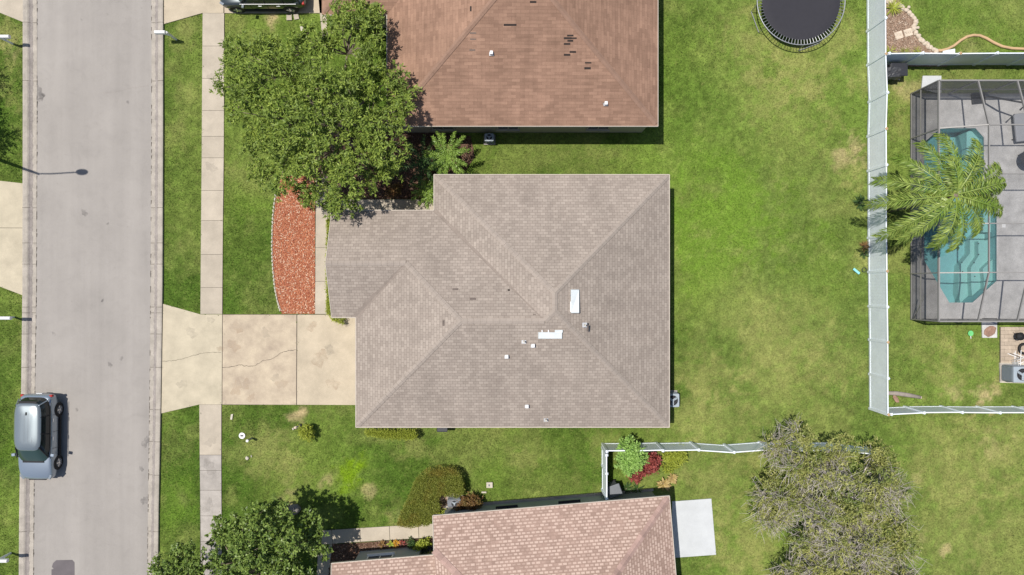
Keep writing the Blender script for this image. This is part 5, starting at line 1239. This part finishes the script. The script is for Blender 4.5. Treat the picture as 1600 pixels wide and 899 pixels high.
# border stones of the corner bed
st = [(1386, 2), (1391, 4), (1397, 7), (1403, 10), (1409, 13), (1415, 17), (1420, 21), (1424, 25), (1428, 30), (1430, 35), (1428, 40), (1427, 46), (1430, 52), (1433, 57), (1437, 62), (1441, 65), (1445, 69), (1449, 72), (1453, 75), (1458, 78), (1462, 81)]
proto = None
for i, (px, py) in enumerate(st):
    nx_, ny_ = st[min(i+1, len(st)-1)]; x, y = at2(px, py)
    rock('border_stone', (x, y, .06), (random.uniform(.14, .19), random.uniform(.10, .13), .10), m_stone, 'tan stone in the border of the corner bed', group='border stones of the corner bed', seed=i+30)
for i, (px, py) in enumerate([(1433, 44), (1436, 56), (1419, 12)]):
    x, y = at2(px, py); rock('border_stone', (x, y, .05), (.09, .08, .07), m_stone, 'tan stone in the border of the corner bed', group='border stones of the corner bed', seed=i+60)
# pale edging of the red mulch bed
ed = [(431, 305), (429, 318), (427.5, 330), (426.6, 342), (426, 354), (425.6, 366), (425.3, 378), (425.4, 390), (425.8, 402), (426.4, 414), (427.2, 426), (428.4, 438), (429.8, 450), (431.8, 461), (434, 471), (436.5, 480), (439.5, 488)]
pe = []
for i in range(len(ed)-1):
    for k in range(2): pe.append((ed[i][0]+(ed[i+1][0]-ed[i][0])*k/2, ed[i][1]+(ed[i+1][1]-ed[i][1])*k/2))
for i, (px, py) in enumerate(pe):
    x, y = at2(px, py); o = rock('edging_stone', (x, y, .04), (.05, .095, .06), m_stonew, 'pale stone edging the red mulch bed', group='edging stones of the red mulch bed', seed=i+90); o.rotation_euler = (0, 0, random.uniform(-.3, .3))
# terracotta kerb
kp = [(1463, 79), (1470, 79.5), (1480, 77), (1490, 72), (1500, 64), (1510, 58), (1520, 55.5), (1530, 56), (1540, 60), (1552, 67), (1565, 73), (1580, 76), (1600, 77), (1630, 77)]
mb = MB(); mb.path([(*at2(*p), .03) for p in kp], .075, 8)
tag(mb.build('terracotta_edging', m_kerbor, origin=(*at2(1530, 56), 0), smooth=True), 'wavy orange brown garden edging above the fence at top right', 'garden edging')
def slab(name, q, z0, z1, m, label, cat, group=None):
    P = gp(q); cx, cy = sum(p[0] for p in P)/len(P), sum(p[1] for p in P)/len(P)
    return tag(MB().prism(P, z0, z1).build(name, m, origin=(cx, cy, z0), bevel=.008), label, cat, group)
slab('stepping_stone', [(1396, 52), (1408, 48.5), (1411, 59.5), (1399.5, 63)], 0, .06, m_stone, 'left square stepping stone in the corner bed', 'stepping stone', 'stepping stones in the corner bed')
slab('stepping_stone', [(1410.5, 48), (1423, 44), (1426, 55), (1414, 59)], 0, .06, m_stone, 'right square stepping stone in the corner bed beside the border stones', 'stepping stone', 'stepping stones in the corner bed')
slab('drain_cover', [(1472, 80), (1491, 77), (1491, 84), (1472, 84)], 0, .08, m_vent, 'pale lid beside the fence and the orange edging', 'lid')
slab('stepping_stone', [(448, 24), (456, 23.3), (456.5, 32), (448, 32.3)], 0, .05, m_walk, 'square stepping stone in front of the charcoal car', 'stepping stone', 'stepping stones beside the top driveway')
slab('stepping_stone', [(458.5, 22.8), (466, 21.8), (468, 30), (460.5, 31.6)], 0, .05, m_walk, 'tilted stepping stone behind the charcoal car wheel', 'stepping stone', 'stepping stones beside the top driveway')
slab('stepping_stone', [(469, 42), (476, 42), (478, 48), (470.5, 49)], 0, .05, m_stonew, 'pale stepping stone half under the oak', 'stepping stone', 'stepping stones beside the top driveway')
struct(MB().prism(gp([(494, -40), (508, -40), (512, 60), (504, 62)]), -.02, .03).build('footpath', m_walk))
# valve box, cleanout, strips in the front lawn
t = thing('valve_box', (*at2(378, 681), 0), 'white rimmed utility box with a dark lid in the front lawn', 'utility box')
x, y = at2(378.3, 681); MB().lathe((x, y, -.01), [(.14, 0), (.17, .01), (.17, .03), (.14, .04), (0, .04)], 16).build('rim', m_white, t); MB().box((x, y, .033), (.16, .08, .012)).build('lid', m_dark, t)
t = thing('cleanout_pipe', (*at2(393, 685), 0), 'short grey pipe with a white cap in the front lawn', 'pipe')
x, y = at2(393.5, 685); MB().tube((x, y, 0), (x, y, .60), .055, n=12).build('pipe', m_galv, t); MB().lathe((x, y, .60), [(.075, 0), (.075, .05), (.05, .07), (0, .07)], 12).build('cap', m_white, t)
slab('marker_strip', [(361, 647.5), (364.5, 647), (363, 656), (359.8, 655.6)], 0, .03, m_stonew, 'small pale strip in the lawn just below the driveway', 'marker')
x, y = at2(386.5, 716); rock('pale_rock', (x, y, .03), (.11, .09, .06), m_stonew, 'small white rock in the front lawn below the grey pipe', seed=5)
x, y = at2(393, 713); rock('pale_rock', (x, y, .02), (.07, .03, .03), m_stonew, 'thin white rock fragment beside the small white rock', seed=6)
for i, (px, py, r_, m_, lb_) in enumerate([(458.5, 670, .07, m_stonew, 'smallest white rock left of the lawn shrub'), (462.5, 668, .10, m_stone, 'round grey rock beside the dark rock in the lawn'), (468, 666.5, .17, m_dark, 'dark rock behind the small lawn shrub'), (480, 665, .08, m_rock, 'brown rock touching the small lawn shrub')]):
    x, y = at2(px, py); rock('lawn_rock', (x, y, .05), (r_, r_*.8, r_*.7), m_, lb_, seed=i+11)
x, y = at2(462, 795); rock('boulder', (x, y, .1), (.32, .28, .22), M('grey_boulder', (.22, .20, .18), .2, 4, .95, .4), 'grey boulder at the edge of the dark leaved tree', seed=21)
t = thing('utility_box', (*at2(765, 757), 0), 'pale square utility cover in the lawn above the pink roof', 'utility box')
x, y = at2(765, 757.5); MB().box((x, y, .06), (.34, .3, .12)).build('cover', m_stonew, t, bevel=.02); MB().box((x-.02, y, .13), (.08, .1, .02)).build('latch', m_grey, t)
slab('marker_strip', [(752.5, 768), (760, 768), (760, 770.5), (752.5, 770.5)], 0, .05, m_stonew, 'thin white strip in the lawn just above the pink roof', 'marker')
# debris by the long fence
x, y = at2(1337.5, 424); tag(MB().box((x, y, .05), (.42, .13, .06), R(-40)).build('pool_noodle_piece', m_teal, origin=(x, y, .02), bevel=.02), 'short turquoise foam piece on the lawn left of the long fence', 'toy')
x, y = at2(1350, 422); tag(MB().path([(x+.12*math.cos(i*.524), y+.12*math.sin(i*.524), .04) for i in range(12)], .018, 6, closed=True).build('rubber_ring', m_dark, origin=(x, y, .04)), 'small dark ring on the lawn beside the turquoise piece', 'ring')
rosette('dry_clump', at2(1350, 385), .38, .3, 40, L_rust, 'dry brown weed clump at the foot of the long fence', W=.08, seed=15)
rosette('dry_clump', at2(1349, 398), .3, .3, 34, L_deep, 'dark weed clump just below the dry brown clump at the fence', W=.08, seed=16)
rosette('dry_clump', at2(1343, 318), .5, .4, 46, L_deep, 'dark green weed clump left of the long fence by the palm', W=.12, seed=17)
# log
x0, y0 = at2(1384, 614, .1); x1, y1 = at2(1438, 621, .1); t = thing('timber_log', (x0, y0, 0), 'weathered grey log lying in the bottom corner of the pool yard', 'log')
MB().path([(x0, y0, .11), (x0+.6, y0-.03, .12), (x0+1.2, y0-.12, .11), (x1, y1, .11)], [.10, .12, .12, .09], 9).build('trunk', m_wood, t, smooth=True)
MB().tube((x1-.01, y1, .11), (x1+.03, y1-.005, .11), .085, n=9).build('cut_end', m_stone, t)
x, y = at2(1400, 623.5, .05); rock('flat_stone', (x, y, .04), (.24, .12, .05), m_rock, 'reddish stone beside the weathered log', seed=8)
# green toy
t = thing('toy_shovel', (*at2(1515, 522), 0), 'small bright green toy shovel on the grass below the pool cage', 'toy')
x, y = at2(1515.5, 521); MB().lathe((x, y, .02), [(.0, 0), (.12, .01), (.15, .05), (.13, .05), (0, .03)], 14).build('scoop', m_green, t); MB().tube((x, y-.1, .05), (x+.02, y-.28, .05), .018).build('handle', m_white, t)
# paver patio with white chairs and a tyre
pv = MB(); X0p, Y0p = at2(1563, 569); X1p, Y1p = at2(1640, 512)
yy = Y0p; r_ = 0
while yy < Y1p:
    xx = X0p-(.2 if r_ % 2 else 0)
    while xx < X1p:
        a = max(X0p, xx); b = min(X1p, xx+.39)
        if b-a > .05: pv.prism([(a, yy), (b, yy), (b, yy+.19), (a, yy+.19)], -.03, .035+random.uniform(0, .004))
        xx += .4
    yy += .2; r_ += 1
struct(pv.build('paver_patio', m_paver)); sheet(gp([(1562, 511), (1641, 511), (1641, 570), (1562, 570)]), .018, 'patio_bed', m_joint, .03)
sheet(acpad, .04, 'concrete_strip', m_stonew, .06)
def chair(loc, rot, tilt, label):
    r = thing('folding_chair', (0, 0, 0), label, 'chair', 'white chairs heaped on the paver patio')
    s_ = MB()
    for i in range(5): s_.box((-.18+i*.09, 0, .42), (.07, .44, .02))
    s_.build('seat', m_white, r)
    b_ = MB()
    for i in range(5): b_.box((-.22-.02*i, 0, .52+i*.09), (.02, .44, .07))
    b_.build('backrest', m_white, r)
    for sy in (-.23, .23):
        MB().tube((.2, sy, 0), (-.3, sy, .95), .018, n=6).build('leg', m_white, r); MB().tube((-.25, sy, 0), (.22, sy, .44), .018, n=6).build('leg', m_white, r)
        MB().tube((-.2, sy, .62), (.2, sy, .60), .02, n=6).build('armrest', m_white, r)
    r.location = loc; r.rotation_euler = (tilt, 0, rot)
    return r
chair((*at2(1580, 549), .25), R(20), R(82), 'white slatted chair tipped on its side on the paver patio, nearest the lawn')
chair((*at2(1594, 532), .25), R(110), R(75), 'white slatted chair tipped over below the pool cage, above the other chairs')
chair((*at2(1604, 562), .02), R(200), 0, 'upright white slatted chair between the tipped chairs and the large air conditioner')
t = thing('grill', (*at2(1585, 524), 0), 'small black grill on the paver patio under the cage eave', 'grill')
x, y = at2(1585, 525); MB().lathe((x, y, .3), [(.05, -.05), (.2, .05), (.22, .15), (.2, .2), (0, .27)], 16).build('bowl', m_black, t, smooth=True)
for k in range(3): MB().tube((x+.1*math.cos(k*2.1), y+.1*math.sin(k*2.1), .3), (x+.22*math.cos(k*2.1), y+.22*math.sin(k*2.1), 0), .012).build('leg', m_black, t)
x, y = at2(1600, 545, .1); tag(MB().path([(x+.26*math.cos(i*.314), y+.26*math.sin(i*.314), .11) for i in range(20)], .07, 10, closed=True).build('tyre', m_black, origin=(x, y, .1), smooth=True), 'black tyre lying on the paver patio among the white chairs', 'tyre')
